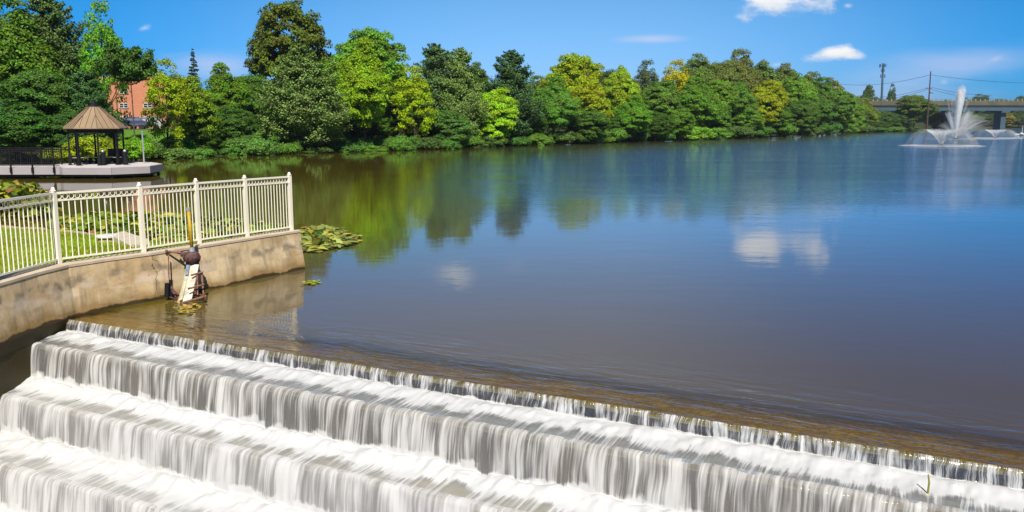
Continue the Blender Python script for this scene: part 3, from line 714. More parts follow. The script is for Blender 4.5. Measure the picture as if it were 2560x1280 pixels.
b.build('gearbox', M['dark_rust'], q, True)
b = MB(q.location); g2 = P_(481, 656, 16.9); b.lathe(g2, [(.12, -.06), (.13, .0), (.12, .05)], 12); b.build('gear_housing', M['black_metal'], q, True)
b = MB(q.location); b.tube([P_(462, 633, 16.9), P_(440, 631, 16.85), P_(417, 629, 16.8)], [.028, .02, .018], 8); b.tube([P_(419, 629, 16.8), P_(413, 629, 16.78)], .038, 8); b.tube([P_(452, 632, 16.9), P_(444, 631, 16.9)], .034, 8); b.build('crank_shaft', M['rust'], q, True)
b = MB(q.location); b.tube([P_(421, 636, 16.7), P_(422, 690, 16.6), P_(425, 712, 16.5)], .012, 6); b.build('gauge_rod', M['rust'], q)
b = MB(q.location); b.tube([P_(418, 708, 16.45), P_(417, 742, 16.45)], .05, 8); b.tube([P_(427, 700, 16.5), P_(428, 745, 16.5)], .035, 6); b.build('guide_post', M['black_metal'], q)
b = MB(q.location)
for a_, c_ in (((424, 716), (447, 738)), ((428, 722), (440, 744)), ((420, 742), (444, 748)), ((428, 712), (436, 736))): b.tube([P_(*a_, 16.5), P_(*c_, 16.35)], .016, 6)
b.build('bracing', M['dark_rust'], q)
def strip(name, top, bot, m, th=.03):
    (x0, x1, yt), (x2, x3, yb) = top, bot
    a = P_(x0, yt, 16.8); c = P_(x1, yt - 1, 16.8); d = P_(x3, yb - 4, 16.2); e = P_(x2, yb, 16.2)
    nrm = (c - a).cross(e - a).normalized() * th
    if nrm.y > 0: nrm = -nrm
    vs = [a, c, d, e, a - nrm, c - nrm, d - nrm, e - nrm]
    MB(q.location).add(vs, [[0, 1, 2, 3], [7, 6, 5, 4], [0, 4, 5, 1], [1, 5, 6, 2], [2, 6, 7, 3], [3, 7, 4, 0]]).build(name, m, q)
strip('guide_board', (466, 477, 662), (448, 455, 752), M['paint_sage'])
strip('gate_board', (476.3, 497, 662), (456.3, 478, 756), M['paint_white'])
strip('edge_board', (464, 469, 686), (441, 449.5, 762), M['paint_tan'])
a = P_(467, 662, 16.78); c = P_(475, 662, 16.78); d = P_(471, 686, 16.6); e = P_(464, 687, 16.6)
MB(q.location).add([a + Vector((0, -.03, 0)), c + Vector((0, -.03, 0)), d + Vector((0, -.03, 0)), e + Vector((0, -.03, 0)), a, c, d, e], [[3, 2, 1, 0], [4, 5, 6, 7], [0, 1, 5, 4], [1, 2, 6, 5], [2, 3, 7, 6], [3, 0, 4, 7]]).build('blue_plate', M['paint_blue'], q)
b = MB(q.location)
for a_, c_, r_ in (((493, 684, 16.6), (494, 738, 16.3), .017), ((504, 680, 16.7), (509, 738, 16.4), .02), ((478, 688, 16.5), (507, 680, 16.65), .02), ((470, 722, 16.2), (511, 711, 16.4), .02), ((458, 757, 16.0), (516, 740, 16.2), .025), ((487, 710, 16.4), (488, 736, 16.3), .012), ((488, 742, 16.4), (518, 748, 16.3), .015), ((499, 736, 16.5), (512, 742, 16.1), .015)):
    b.tube([P_(*a_), P_(*c_)], r_, 6)
b.build('ladder_frame', M['rust'], q)
b = MB(); r0 = wp(12.25, .42, -.25); 
r0 = at(2318, 1240, -.25); b.tube([r0 - Vector((0, 0, .05)), r0 + Vector((.01, .0, .14)), r0 + Vector((0, .01, .22))], [.011, .010, .008], 7)
b.build('reed_stalk', M['twig'] if 'twig' in M else pmat('twig', (.25, .22, .03), .7), label='lone green stalk standing in foam on the top weir step', cat='stalk')

# ------------------------------------------------------------ platform, boardwalk, gazebo
DZ = .73
pd = empty('pier_platform', (-27.3, 57.5, 0), label='eight sided grey decked platform on piles in the lake carrying the gazebo', cat='platform')
poly = [(-28.1, 54), (-25.06, 54), (-23.4, 55.7), (-23.75, 58.7), (-25.6, 61.3), (-29.0, 61.4), (-30.7, 58.8), (-30.2, 55.5)]
b = MB(pd.location); b.prism(poly, .63, DZ); b.build('deck_boards', M['deck_top'], pd)
pin = [(p[0] * .995 - .137, p[1] * .998 + .11) for p in poly]
for i in range(8):
    a = Vector((*poly[i], 0)); c = Vector((*poly[(i + 1) % 8], 0)); b = MB(pd.location); ang = math.atan2((c - a).y, (c - a).x); m = (a + c) / 2
    n = Vector((-(c - a).y, (c - a).x, 0)).normalized() * .04
    b.box((m.x + n.x * -.55, m.y + n.y * -.55, .485), ((c - a).length, .04, .44), ang); b.build('fascia_board', M['deck_fascia'], pd)
for p in [(-27.8, 54.5), (-26.3, 54.4), (-25.2, 54.3), (-24.3, 55.4), (-23.8, 57), (-24.2, 59), (-28, 60.5), (-30, 58), (-26.5, 57.5)]:
    b = MB(pd.location); b.tube([(p[0], p[1], -1.5), (p[0], p[1], .3)], .11, 8); b.build('pile', M['dark_wood'], pd)
b = MB(pd.location); b.prism([(p[0] * 1.0 + (-27.3 - p[0]) * .06, p[1] + (57.6 - p[1]) * .06) for p in poly], .12, .29); b.build('under_beam', M['dark_wood'], pd)
bw = empty('boardwalk', (-36, 56, 0), label='straight grey boardwalk on piles leading to the gazebo platform', cat='boardwalk')
X0, X1 = -62, -28.35
def bwy(x): return 54.15 - (x + 28.1) * -.05
b = MB(bw.location); wd = 3.6
def quadprism(b, x0, x1, o0, o1, z0, z1):
    b.add([(x0, bwy(x0) + o0, z0), (x1, bwy(x1) + o0, z0), (x1, bwy(x1) + o1, z0), (x0, bwy(x0) + o1, z0), (x0, bwy(x0) + o0, z1), (x1, bwy(x1) + o0, z1), (x1, bwy(x1) + o1, z1), (x0, bwy(x0) + o1, z1)], [[3, 2, 1, 0], [4, 5, 6, 7], [0, 1, 5, 4], [1, 2, 6, 5], [2, 3, 7, 6], [3, 0, 4, 7]])
quadprism(b, X0, X1, 0, wd, .62, DZ - .01); b.build('deck_boards', M['deck_top'], bw)
b = MB(bw.location); quadprism(b, X0, X1, -.05, -.003, .27, DZ - .004); b.build('fascia_board', M['deck_fascia'], bw)
b = MB(bw.location); quadprism(b, X0, X1, .15, wd - .2, .12, .3); b.build('under_beam', M['dark_wood'], bw)
for k in range(12):
    x = -29.5 - k * 2.7; b = MB(bw.location); b.tube([(x, bwy(x) + .3, -1.5), (x, bwy(x) + .3, .2)], .1, 8); b.build('pile', M['dark_wood'], bw)
def railing(o0, x1, label):
    rr_ = empty('black_railing', (x1, bwy(x1) + o0, DZ), label=label, cat='railing'); O2 = rr_.location
    def V3(x, z): return Vector((x, bwy(x) + o0, z))
    for nm, z in (('top_rail', DZ + 1.12), ('second_rail', DZ + .98), ('bottom_rail', DZ + .12)):
        b = MB(O2); b.beam(V3(X0, z), V3(x1, z), .045, .045); b.build(nm, M['black_metal'], rr_)
    k = 0; x = x1 - .35
    while x > -44:
        if k % 10 == 0:
            b = MB(O2); b.beam(V3(x, DZ - .34 if o0 < 1 else DZ), V3(x, DZ + 1.2), .08, .08); b.beam(V3(x, DZ - .36) , V3(x, DZ - .02), .14, .12) if o0 < 1 else None; b.build('post', M['black_metal'], rr_)
        else:
            b = MB(O2); b.beam(V3(x, DZ + .12), V3(x, DZ + 1.12), .022, .022); b.build('baluster', M['black_metal'], rr_)
        x -= .125 * 1.05; k += 1
railing(-.1, -28.3, 'black metal picket railing along the near side of the boardwalk')
railing(wd - .15, -29.6, 'black metal picket railing along the far side of the boardwalk')

GZ0 = DZ; gc = Vector((-27.6, 57.6, 0)); ga = empty('gazebo', (gc.x, gc.y, GZ0), label='eight sided open gazebo with tan standing seam roof on dark posts', cat='gazebo')
RP = 1.64; RE = 1.92; ph0 = rad(22.5 + 6); O3 = ga.location
EZ = 3.16; AZ = 4.56
for k in range(8):
    a = ph0 + k * math.pi / 4; x, y = gc.x + RP * math.cos(a), gc.y + RP * math.sin(a)
    b = MB(O3); b.box((x, y, GZ0 + 1.2), (.11, .11, 2.4), a); b.box((x, y, GZ0 + .35), (.17, .17, .7), a, .01); b.box((x, y, GZ0 + .03), (.26, .26, .06), a); b.build('post', M['black_metal'], ga)
    a2 = a + math.pi / 4; p0 = Vector((x, y, EZ - .22)); p1 = Vector((gc.x + RP * math.cos(a2), gc.y + RP * math.sin(a2), EZ - .22)); b = MB(O3); b.beam(p0, p1, .08, .26); b.build('eave_beam', M['black_metal'], ga)
b = MB(O3); ec = [Vector((gc.x + RE * math.cos(ph0 + k * math.pi / 4), gc.y + RE * math.sin(ph0 + k * math.pi / 4), EZ)) for k in range(8)]
tp = [Vector((gc.x + .30 * math.cos(ph0 + k * math.pi / 4), gc.y + .30 * math.sin(ph0 + k * math.pi / 4), AZ)) for k in range(8)]
b.add(ec + tp + [e - Vector((0, 0, .07)) for e in ec], [[k, (k + 1) % 8, 8 + (k + 1) % 8, 8 + k] for k in range(8)] + [list(range(8, 16))] + [[16 + k, 16 + (k + 1) % 8, (k + 1) % 8, k] for k in range(8)] + [[16 + k for k in range(8)][::-1]])
rf = b.build('roof', M['roof_tan'], ga)
for k in range(8):
    for f in (0, .25, .5, .75):
        a = ec[k].lerp(ec[(k + 1) % 8], f); ap = Vector((gc.x, gc.y, AZ + .28))
        up = tp[k].lerp(tp[(k + 1) % 8], f)
        # seams run up the slope, parallel to the facet's mid line, and stop at the hips
        mid = (ec[k] + ec[(k + 1) % 8]) / 2; mt = (tp[k] + tp[(k + 1) % 8]) / 2; dr = (mt - mid)
        ln = 1.0 if f in (0,) else (1.0 if f == .5 else .56)
        e = up if f == 0 else a + dr * ln
        b = MB(O3); b.beam(a + Vector((0, 0, .02)), e + Vector((0, 0, .02)), .02 if f else .035, .035); b.build('seam', M['seam'], rf)
b = MB(O3); b.lathe((gc.x, gc.y, AZ), [(.36, -.04), (.34, .04), (.20, .17), (.13, .25), (.09, .34), (.03, .42), (.05, .46), (.02, .52)], 8, ph0); b.build('finial', M['black_metal'], ga)
for k, (x, y, L, rz) in enumerate([(-27.9, 58.3, 1.4, 0), (-26.75, 58.2, 1.0, .05), (-28.7, 57.5, 1.0, .5)]):
    bn = empty('bench', (x, y, GZ0), rz, label=['slatted dark bench in the middle of the gazebo', 'slatted dark bench at the right side of the gazebo', 'slatted dark bench at the left side of the gazebo'][k], cat='bench')
    b = MB()
    for j in range(5): b.box((0, -.2 + j * .1, .46), (L, .07, .03))
    b.build('seat', M['deck_fascia'], bn)
    for s in (-1, 1): b = MB(); b.box((s * L * .38, 0, .22), (.06, .4, .43)); b.build('leg', M['black_metal'], bn)
    if k == 1:
        b = MB(); b.box((0, .25, .78), (L, .03, .5)); b.build('backrest', M['black_metal'], bn)
def bin_(px, Y, label):
    p = pt(px, 410, Y); o = empty('litter_bin', (p.x, p.y, GZ0), label=label, cat='litter bin')
    b = MB(); b.lathe((0, 0, 0), [(.14, 0), (.165, .03), (.165, .8), (.18, .82), (.18, .86)], 12); b.build('bin_body', M['black_metal'], o)
    b = MB(); b.lathe((0, 0, .86), [(.10, 0), (.10, .07), (.08, .12), (.02, .13)], 12); b.build('lid', M['galv'], o)
bin_(314, 57.2, 'black litter bin just outside the right posts of the gazebo')
bin_(259, 56.4, 'black litter bin standing in front inside the gazebo')
p = pt(360, 404, 59.5); o = empty('light_pole', (p.x, p.y, DZ), label='short plain grey metal pole at the back right of the platform', cat='pole')
b = MB(); b.tube([(0, 0, 0), (0, 0, 2.1)], .055, 8); b.build('shaft', M['galv'], o); b = MB(); b.lathe((0, 0, 2.1), [(.075, 0), (.075, .05), (.02, .09)], 8); b.build('pole_cap', M['galv'], o)

# ------------------------------------------------------------ trees
ORD = 'first second third fourth fifth sixth seventh eighth ninth tenth eleventh twelfth thirteenth fourteenth fifteenth sixteenth seventeenth eighteenth nineteenth twentieth twenty-first twenty-second twenty-third twenty-fourth twenty-fifth twenty-sixth twenty-seventh twenty-eighth twenty-ninth thirtieth thirty-first thirty-second thirty-third thirty-fourth thirty-fifth thirty-sixth thirty-seventh thirty-eighth thirty-ninth fortieth'.split()
def rank(seq, i): return ORD[sorted(range(len(seq)), key=lambda k: seq[k][0]).index(i)]
def leafquads(P, Nrm, size, aspect=1.5, droop=0):
    n = len(P); Nrm = Nrm / (np.linalg.norm(Nrm, axis=1, keepdims=True) + 1e-9)
    r = rng.normal(size=(n, 3)); r[:, 2] += droop; u = np.cross(Nrm, r); u /= (np.linalg.norm(u, axis=1, keepdims=True) + 1e-9); v = np.cross(Nrm, u)
    s = size[:, None]
    return np.stack([P - u * s * .5, P + v * s * .5 * aspect, P + u * s * .5, P - v * s * .5 * aspect], 1).reshape(-1, 3)
def unit(n):
    v = rng.normal(size=(n, 3)); return v / np.linalg.norm(v, axis=1, keepdims=True)
def trunk_mesh(H, r, limbs, lean=.3, top=.8, seed=0):
    rr_ = random.Random(seed); b = MB(); pts = []; rs = []
    for k in range(7):
        f = k / 6; pts.append(Vector((rr_.uniform(-1, 1) * lean * f, rr_.uniform(-1, 1) * lean * f, H * top * f - .6))); rs.append(r * (1.25 if k == 0 else (1 - f * .85)))
    b.tube(pts, rs, 8)
    for (z, a, L, up) in limbs:
        i = min(5, int(z / (H * top) * 6)); p0 = pts[i].lerp(pts[i + 1], .5); q0 = p0
        d = Vector((math.cos(a), math.sin(a), up)).normalized(); p1 = p0 + d * L * .5 + Vector((0, 0, L * .06)); p2 = p0 + d * L + Vector((0, 0, L * .2))
        b.tube([p0, p1, p2], [rs[i] * .5, rs[i] * .3, .03], 5)
    return b.mesh('trunk', True)
def broad(seed, H=16, Rr=6, base=.12, ncl=270, per=165, leaf=.22, shape=1.0, loose=1.0, crs=.155):
    """clumped broadleaf crown around limbs; lobes of different reach make the outline uneven"""
    global rng
    rng = np.random.default_rng(seed); rr_ = random.Random(seed)
    lob = [(unit(1)[0], rng.uniform(.1, .34)) for _ in range(11)]
    Vs = []; tint = []; cl = []; limbs = []
    for c in range(ncl):
        d = unit(1)[0]; d[2] = d[2] * .9 + .12; d /= np.linalg.norm(d)
        reach = .70 + sum(a * max(0, d @ l) ** 6 for l, a in lob); f = rng.uniform(.72, 1.0) if rng.random() < .8 else rng.uniform(.3, .7)
        e = reach * f; zc = (base + (1 - base) * .52) * H; hz = (1 - base) * .50 * H
        w_ = 1.0 if d[2] < 0 else (1 - .25 * shape * d[2])
        cpos = np.array([d[0] * Rr * e * w_, d[1] * Rr * e * w_, zc + d[2] * hz * min(e, 1.08)])
        r = Rr * crs * rng.uniform(.65, 1.35); n = int(per * (r / (Rr * crs)) ** 2 * rng.uniform(.8, 1.2) * loose)
        u = unit(n); u[:, 2] = np.where(u[:, 2] < -.3, -u[:, 2] * .6, u[:, 2]); rad_ = r * rng.uniform(.55, 1.08, n) ** .7
        sc3 = np.array([1.15, 1.15, .9]); P = cpos + u * rad_[:, None] * sc3
        P[:, 2] -= .08 * (np.linalg.norm(u[:, :2], axis=1)) ** 2 * r
        outw = P - np.array([0, 0, zc * .75]); outw /= np.linalg.norm(outw, axis=1, keepdims=True)
        Nn = u * .9 + outw * .5 + np.array([0, 0, .45]) + rng.normal(0, .6, (n, 3))
        Vs.append(leafquads(P, Nn, rng.uniform(.7, 1.35, n) * leaf)); tint.append(rng.random(n)); cl.append(np.full(n, np.clip(rng.normal(.5, .24), 0, 1)))
        if c % 9 == 0: limbs.append((max(.15 * H, cpos[2] * .6), math.atan2(cpos[1], cpos[0]), np.hypot(cpos[0], cpos[1]) * .9, .6))
    V = np.concatenate(Vs); n = len(V) // 4
    me = raw('crown', V, np.arange(4 * n), np.full(n, 4), attr={'tint': np.concatenate(tint), 'clump': np.concatenate(cl)}); me.materials.append(M['leaf'])
    tm = trunk_mesh(H, .28, limbs, .5, .8, seed); tm.materials.append(M['bark']); return (me, tm, H, Rr)
def conifer(seed, H=16, Rr=5, base=.06, levels=20, per=8, leaf=.30, power=.8, airy=1.0, rise=.25, dens=60):
    """whorled branches carrying flat plumes of needles"""
    global rng
    rng = np.random.default_rng(seed); Vs = []; tint = []; cl = []; limbs = []
    for L in range(levels):
        f = (L + rng.uniform(0, .6)) / levels; z = H * (base + (1 - base) * f * .985); rad0 = Rr * ((1 - f) ** power * .97 + .05) * (.75 + .25 * min(1, f * 6))
        nb = max(3, int(per * (1 - f * .45)))
        for k in range(nb):
            a = rng.uniform(0, 6.283); ln = rad0 * rng.uniform(.55, 1.15) * airy; s = rise * rng.uniform(.3, 1.4)
            limbs.append((z, a, ln * .7, s)) if rng.random() < .3 else None
            nn = int(dens * (ln / 2.5) ** 1.1 * rng.uniform(.7, 1.2)) + 14; t = rng.random(nn) ** .6; cc = np.clip(rng.normal(.5, .22), 0, 1)
            side = rng.normal(0, .20, nn) * ln * (1 - t * .55); up = ln * t * s + .10 * ln * t ** 2 + rng.normal(0, .055, nn) * ln * .8
            x = np.cos(a) * ln * t - np.sin(a) * side; y = np.sin(a) * ln * t + np.cos(a) * side
            P = np.stack([x, y, z + up], 1); Nn = np.stack([rng.normal(0, .5, nn) + np.cos(a) * .3, rng.normal(0, .5, nn) + np.sin(a) * .3, np.full(nn, .9)], 1)
            Vs.append(leafquads(P, Nn, rng.uniform(.7, 1.3, nn) * leaf, 1.7, 0)); tint.append(rng.random(nn)); cl.append(np.full(nn, cc))
    V = np.concatenate(Vs); n = len(V) // 4
    me = raw('crown', V, np.arange(4 * n), np.full(n, 4), attr={'tint': np.concatenate(tint), 'clump': np.concatenate(cl)}); me.materials.append(M['needle'])
    tm = trunk_mesh(H, .26, limbs[:60], .15, .97, seed); tm.materials.append(M['bark']); return (me, tm, H, Rr)
VAR = {
 'b1': broad(1), 'b2': broad(2, ncl=320, crs=.14), 'b3': broad(3, shape=.4, base=.03), 'b4': broad(4, 16, 6, .03, 280, 160, .21, .7),
 'oak': broad(35, 18, 8, .14, 300, 130, .28, .7, 1.0, .12), 'airy': broad(6, 16, 5, .08, 210, 70, .22, 1.2, .85, .16),
 'willow': broad(8, 12, 5.5, .02, 300, 90, .20, .3, 1.0, .13), 'b5': broad(9, 16, 6, .02, 260, 170, .22, 1.1, 1, .155),
 'pine': conifer(21, 16, 6.5, .03, 50, 14, .19, .62, 1.0, .42, 120), 'pine2': conifer(22, 16, 5.5, .05, 46, 12, .19, .62, 1.15, .45, 115), 'pine3': conifer(24, 18, 6.5, .12, 38, 11, .21, .5, 1.15, .25, 140),
 'bough': conifer(27, 14, 6.0, .72, 12, 11, .28, .35, 1.15, .12, 120),
 'spruce': conifer(23, 16, 3.4, .05, 46, 11, .22, .95, 1.0, -.12, 50),
 'bush': broad(12, 4, 3.2, .02, 80, 150, .17, .4, 1, .22), 'bush2': broad(13, 3, 3.0, .02, 70, 150, .18, .2, 1, .24),
}
def tree(name, var, px, top, hw, D, color, label, cat='tree', group=None, gzv=None, base_py=None):
    """a tree whose crown is centred at image column px, standing D metres out"""
    if gzv == 0 and 'bush' in var: gzv = -.5
    me, tm, H0, R0 = VAR[var]; ptop = pt(px, top, D); z0 = gz(ptop.x, D) if gzv is None else gzv; z0 = max(z0, .05) if gzv is None else z0
    Hh = ptop.z - z0; Rw = hw / F * D
    if color not in (DG, MG, BG, YG, GO, PN, PD, OK_): color = tuple(x * 1.4 for x in color[:2]) + (color[2],)
    color = (color[0] * 1.36, color[1] * 1.24, color[2])
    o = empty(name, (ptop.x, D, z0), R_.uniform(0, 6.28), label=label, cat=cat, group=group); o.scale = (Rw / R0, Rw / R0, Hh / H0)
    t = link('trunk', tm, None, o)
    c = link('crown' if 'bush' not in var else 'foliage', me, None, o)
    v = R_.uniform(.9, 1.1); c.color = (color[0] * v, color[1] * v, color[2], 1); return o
# colours
DG = (.062, .115, .014); MG = (.10, .19, .014); BG = (.18, .285, .008); YG = (.24, .33, .006); GO = (.34, .335, .005)
PN = (.15, .235, .070); PD = (.085, .145, .040); OK_ = (.135, .15, .018); GG = (.060, .105, .045)
T = tree
# left bank behind the gazebo
T('broadleaf_tree', 'b1', 10, 22, 120, 84, MG, 'tall mid green tree at the far left edge of the picture')
T('broadleaf_tree', 'b4', 95, 150, 105, 78, (.05, .11, .022), 'dark green leafy tree low at left behind the boardwalk')
T('pine_tree', 'pine3', 118, -8, 105, 88, PD, 'tallest dark pine at left behind the gazebo')
T('broadleaf_tree', 'airy', 246, 2, 66, 84, (.085, .19, .022), 'slim airy light green tree rising behind the gazebo roof')
T('pine_tree', 'pine3', 208, 176, 72, 79, (.04, .095, .048), 'dark spreading pine right behind the gazebo with branches over the brick wall')
T('pine_tree', 'bough', 322, 124, 62, 80, (.04, .09, .02), 'high limbed dark pine with boughs crossing above the brick wall')
T('broadleaf_tree', 'b3', 30, 250, 100, 72, (.045, .11, .022), 'low dark tree overhanging the boardwalk at the left edge')
T('broadleaf_tree', 'b5', 175, 270, 70, 74, (.045, .10, .025), 'small dark tree directly left of the gazebo roof')
T('broadleaf_tree', 'airy', 408, 148, 64, 88, YG, 'yellow green tree standing before the orange brick building')
T('broadleaf_tree', 'airy', 478, 190, 66, 92, (.13, .20, .015), 'yellowish loose tree just right of the brick building')
T('broadleaf_tree', 'b5', 500, 255, 62, 94, DG, 'dark low tree under the yellowish tree near the water')
T('spruce_tree', 'spruce', 481, 118, 34, 128, (.03, .062, .040), 'narrow pointed dark spruce alone against the sky')
T('broadleaf_tree', 'b1', 556, 175, 62, 108, MG, 'green tree between the pointed spruce and the tall oak')
T('broadleaf_tree', 'b4', 625, 168, 72, 116, (.05, .11, .02), 'green tree below the left side of the tall oak')
T('broadleaf_tree', 'b3', 585, 262, 68, 99, (.045, .10, .02), 'low dense dark tree at the water right of the yellowish tree')
T('oak_tree', 'oak', 712, 14, 122, 130, (.062, .085, .010), 'tall brownish green oak towering over the big pine')
T('pine_tree', 'pine', 752, 108, 122, 104, PN, 'big grey green pine with broad drooping boughs over the water')
T('broadleaf_tree', 'b2', 915, 62, 108, 122, (.085, .17, .022), 'tall rounded green tree right of the big pine')
T('broadleaf_tree', 'b1', 905, 120, 84, 112, BG, 'bright green tree in front of the tall rounded tree')
T('broadleaf_tree', 'airy', 1035, 165, 58, 119, YG, 'loose yellowish tree between the bright green tree and a pine')
T('broadleaf_tree', 'b4', 985, 150, 60, 132, (.08, .15, .03), 'mid green tree behind the loose yellowish tree')
T('pine_tree', 'pine2', 1088, 108, 80, 134, (.068, .125, .058), 'grey green pine with flat top left of the tree with twin tips')
T('pine_tree', 'pine2', 1150, 118, 66, 130, PN, 'grey green pine with feathery tip beside the lime green tree')
T('broadleaf_tree', 'b3', 1192, 158, 55, 150, DG, 'dark tree peeking between the grey green pines')
T('broadleaf_tree', 'willow', 1105, 262, 90, 124, (.06, .125, .035), 'low green tree under the grey green pines at the water')
T('broadleaf_tree', 'b5', 1240, 216, 66, 133, (.20, .31, .02), 'lime green tree leaning over the water before the dark pine')
T('pine_tree', 'pine2', 1278, 124, 74, 142, (.042, .09, .045), 'dark pine with ragged tip right of the lime green tree')
T('broadleaf_tree', 'b1', 1385, 205, 62, 148, (.07, .15, .03), 'mid green tree at the water between dark pine and gold tinged tree')
T('broadleaf_tree', 'b2', 1432, 128, 84, 162, (.16, .21, .008), 'large olive yellow tree in the middle of the far bank')
T('broadleaf_tree', 'airy', 1475, 190, 58, 154, (.19, .225, .008), 'gold tinged tree beside the large olive yellow tree')
T('broadleaf_tree', 'b4', 1512, 158, 54, 205, (.035, .06, .03), 'dark distant tree behind the olive yellow tree')
T('broadleaf_tree', 'b5', 1556, 160, 54, 172, (.15, .22, .015), 'yellow green rounded tree right of the olive yellow tree')
T('broadleaf_tree', 'b3', 1470, 268, 62, 150, (.06, .12, .025), 'low green tree at the waterline under the gold tinged tree')
T('broadleaf_tree', 'b1', 1585, 248, 54, 163, (.075, .16, .02), 'leafy green tree at the waterline under the rounded yellow green one')
T('broadleaf_tree', 'airy', 1618, 150, 44, 215, (.06, .085, .05), 'greyish tree standing alone on the skyline left of the golden tree')
T('broadleaf_tree', 'airy', 1692, 150, 56, 196, GO, 'golden yellow tree rising above its green neighbours')
T('broadleaf_tree', 'b2', 1655, 195, 62, 182, (.075, .14, .025), 'soft green tree left below the golden tree')
far = [(1745, 136, 62, 245), (1800, 134, 62, 262), (1850, 140, 58, 275), (1902, 148, 60, 282), (1965, 160, 60, 290), (1560, 178, 50, 240), (1340, 200, 50, 215), (2022, 176, 56, 300), (2075, 196, 52, 320)]
for i, (px, tp_, hw, D) in enumerate(far):
    T('broadleaf_tree', ['b3', 'b4', 'b1', 'b5'][i % 4], px, tp_, hw, D, (.075 + .012 * (i % 3), .118, .034), rank(far, i) + ' from the left of the dull green trees on the skyline of the far bank', group='skyline trees on the far bank')
mid = [(1738, 205, 58, 192), (1790, 195, 60, 208), (1850, 200, 60, 215), (1700, 262, 50, 180), (1990, 185, 62, 262), (2050, 205, 58, 285), (2100, 222, 46, 312), (2135, 238, 36, 330), (2010, 240, 46, 250), (1930, 262, 46, 228), (1870, 268, 46, 212), (1790, 262, 50, 196)]
for i, (px, tp_, hw, D) in enumerate(mid):
    T('broadleaf_tree', ['b1', 'b2', 'b5', 'b4', 'b3'][i % 5], px, tp_, hw, D, [(.075, .15, .02), (.09, .165, .022), (.065, .13, .022)][i % 3], rank(mid, i) + ' from the left of the mid green waterside trees right of the olive yellow tree', group='waterside trees on the far bank')
T('broadleaf_tree', 'b2', 1922, 196, 54, 226, (.18, .215, .005), 'yellow olive tree bright among the green trees of the far bank')
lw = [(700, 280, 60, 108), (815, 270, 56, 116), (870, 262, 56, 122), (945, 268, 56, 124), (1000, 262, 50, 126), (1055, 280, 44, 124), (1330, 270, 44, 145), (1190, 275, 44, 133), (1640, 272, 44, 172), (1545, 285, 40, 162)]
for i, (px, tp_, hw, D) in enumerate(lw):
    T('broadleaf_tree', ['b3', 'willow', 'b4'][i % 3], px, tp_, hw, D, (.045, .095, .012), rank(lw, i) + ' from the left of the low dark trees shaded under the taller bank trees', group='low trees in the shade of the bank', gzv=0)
# around the bridge
T('broadleaf_tree', 'b2', 2172, 208, 17, 520, (.05, .085, .03), 'small round tree on the skyline left of the antenna tower', gzv=1)
T('broadleaf_tree', 'airy', 2232, 209, 14, 520, (.04, .075, .025), 'small spiky tree on the skyline right of the antenna tower', gzv=1)
T('broadleaf_tree', 'b1', 2160, 252, 34, 360, (.11, .15, .02), 'yellowish tree at the left end of the bridge')
T('broadleaf_tree', 'b2', 2290, 234, 48, 425, (.07, .11, .02), 'broad dark tree reaching over the bridge deck beside the utility pole')
ub = [(2205, 272, 34, 400), (2245, 282, 34, 425), (2340, 268, 30, 470), (2190, 300, 26, 372), (2150, 300, 24, 352), (2230, 300, 26, 410), (2380, 285, 26, 560)]
for i, (px, tp_, hw, D) in enumerate(ub):
    T('broadleaf_tree', ['b4', 'b5', 'b3'][i % 3], px, tp_, hw, D, (.045, .085, .025), rank(ub, i) + ' from the left of the dark trees below the left part of the bridge', group='trees under the bridge')
dt = [(2140, 236, 34, 540), (2195, 240, 34, 560), (2265, 240, 34, 560), (2320, 246, 30, 560), (2360, 248, 26, 580), (2450, 236, 40, 700), (2505, 240, 44, 720), (2560, 238, 40, 700), (2415, 246, 30, 700), (2600, 240, 44, 700)]
for i, (px, tp_, hw, D) in enumerate(dt):
    T('broadleaf_tree', ['b4', 'b5', 'b3'][i % 3], px, tp_, hw, D, (.05, .08, .03), rank(dt, i) + ' from the left of the distant trees on the skyline beyond the bridge', group='distant trees beyond the bridge', gzv=0)
st_ = [(2420, 280, 34, 650), (2460, 282, 34, 660), (2518, 282, 22, 640), (2550, 280, 30, 640), (2600, 280, 34, 650), (2395, 285, 30, 660)]
for i, (px, tp_, hw, D) in enumerate(st_):
    T('broadleaf_tree', ['b1', 'b5', 'b3'][i % 3], px, tp_, hw, D, (.16, .14, .02) if i == 2 else (.05, .085, .025), rank(st_, i) + ' from the left of the trees seen far off under the bridge deck', group='trees seen under the bridge', gzv=0)
# second rank that closes the wood
k = 0
rr2_ = [(-420, 60, 96), (-290, 40, 92), (-180, 70, 94), (-60, 60, 100), (60, 120, 106), (170, 100, 112), (40, 300, 92), (130, 320, 96), (540, 262, 128), (640, 262, 132), (700, 230, 140), (800, 160, 142), (860, 200, 136), (960, 200, 150), (1020, 230, 150), (1080, 220, 155), (1150, 210, 160), (1210, 235, 165), (1320, 240, 172), (1370, 240, 180), (1450, 230, 190), (1520, 235, 198), (1590, 230, 205), (1660, 235, 214), (1730, 230, 225), (1820, 235, 240), (1900, 230, 255), (1980, 235, 285), (2060, 245, 315), (2110, 262, 350)]
for px, tp_, D in rr2_:
    T('broadleaf_tree', ['b3', 'b4', 'b5', 'b1'][k % 4], px, tp_, 66 if D < 150 else 50, D, (.035, .075, .022), rank(rr2_, k) + ' from the left of the dark rear rank trees showing in gaps of the wood', group='rear rank of trees in the wood'); k += 1
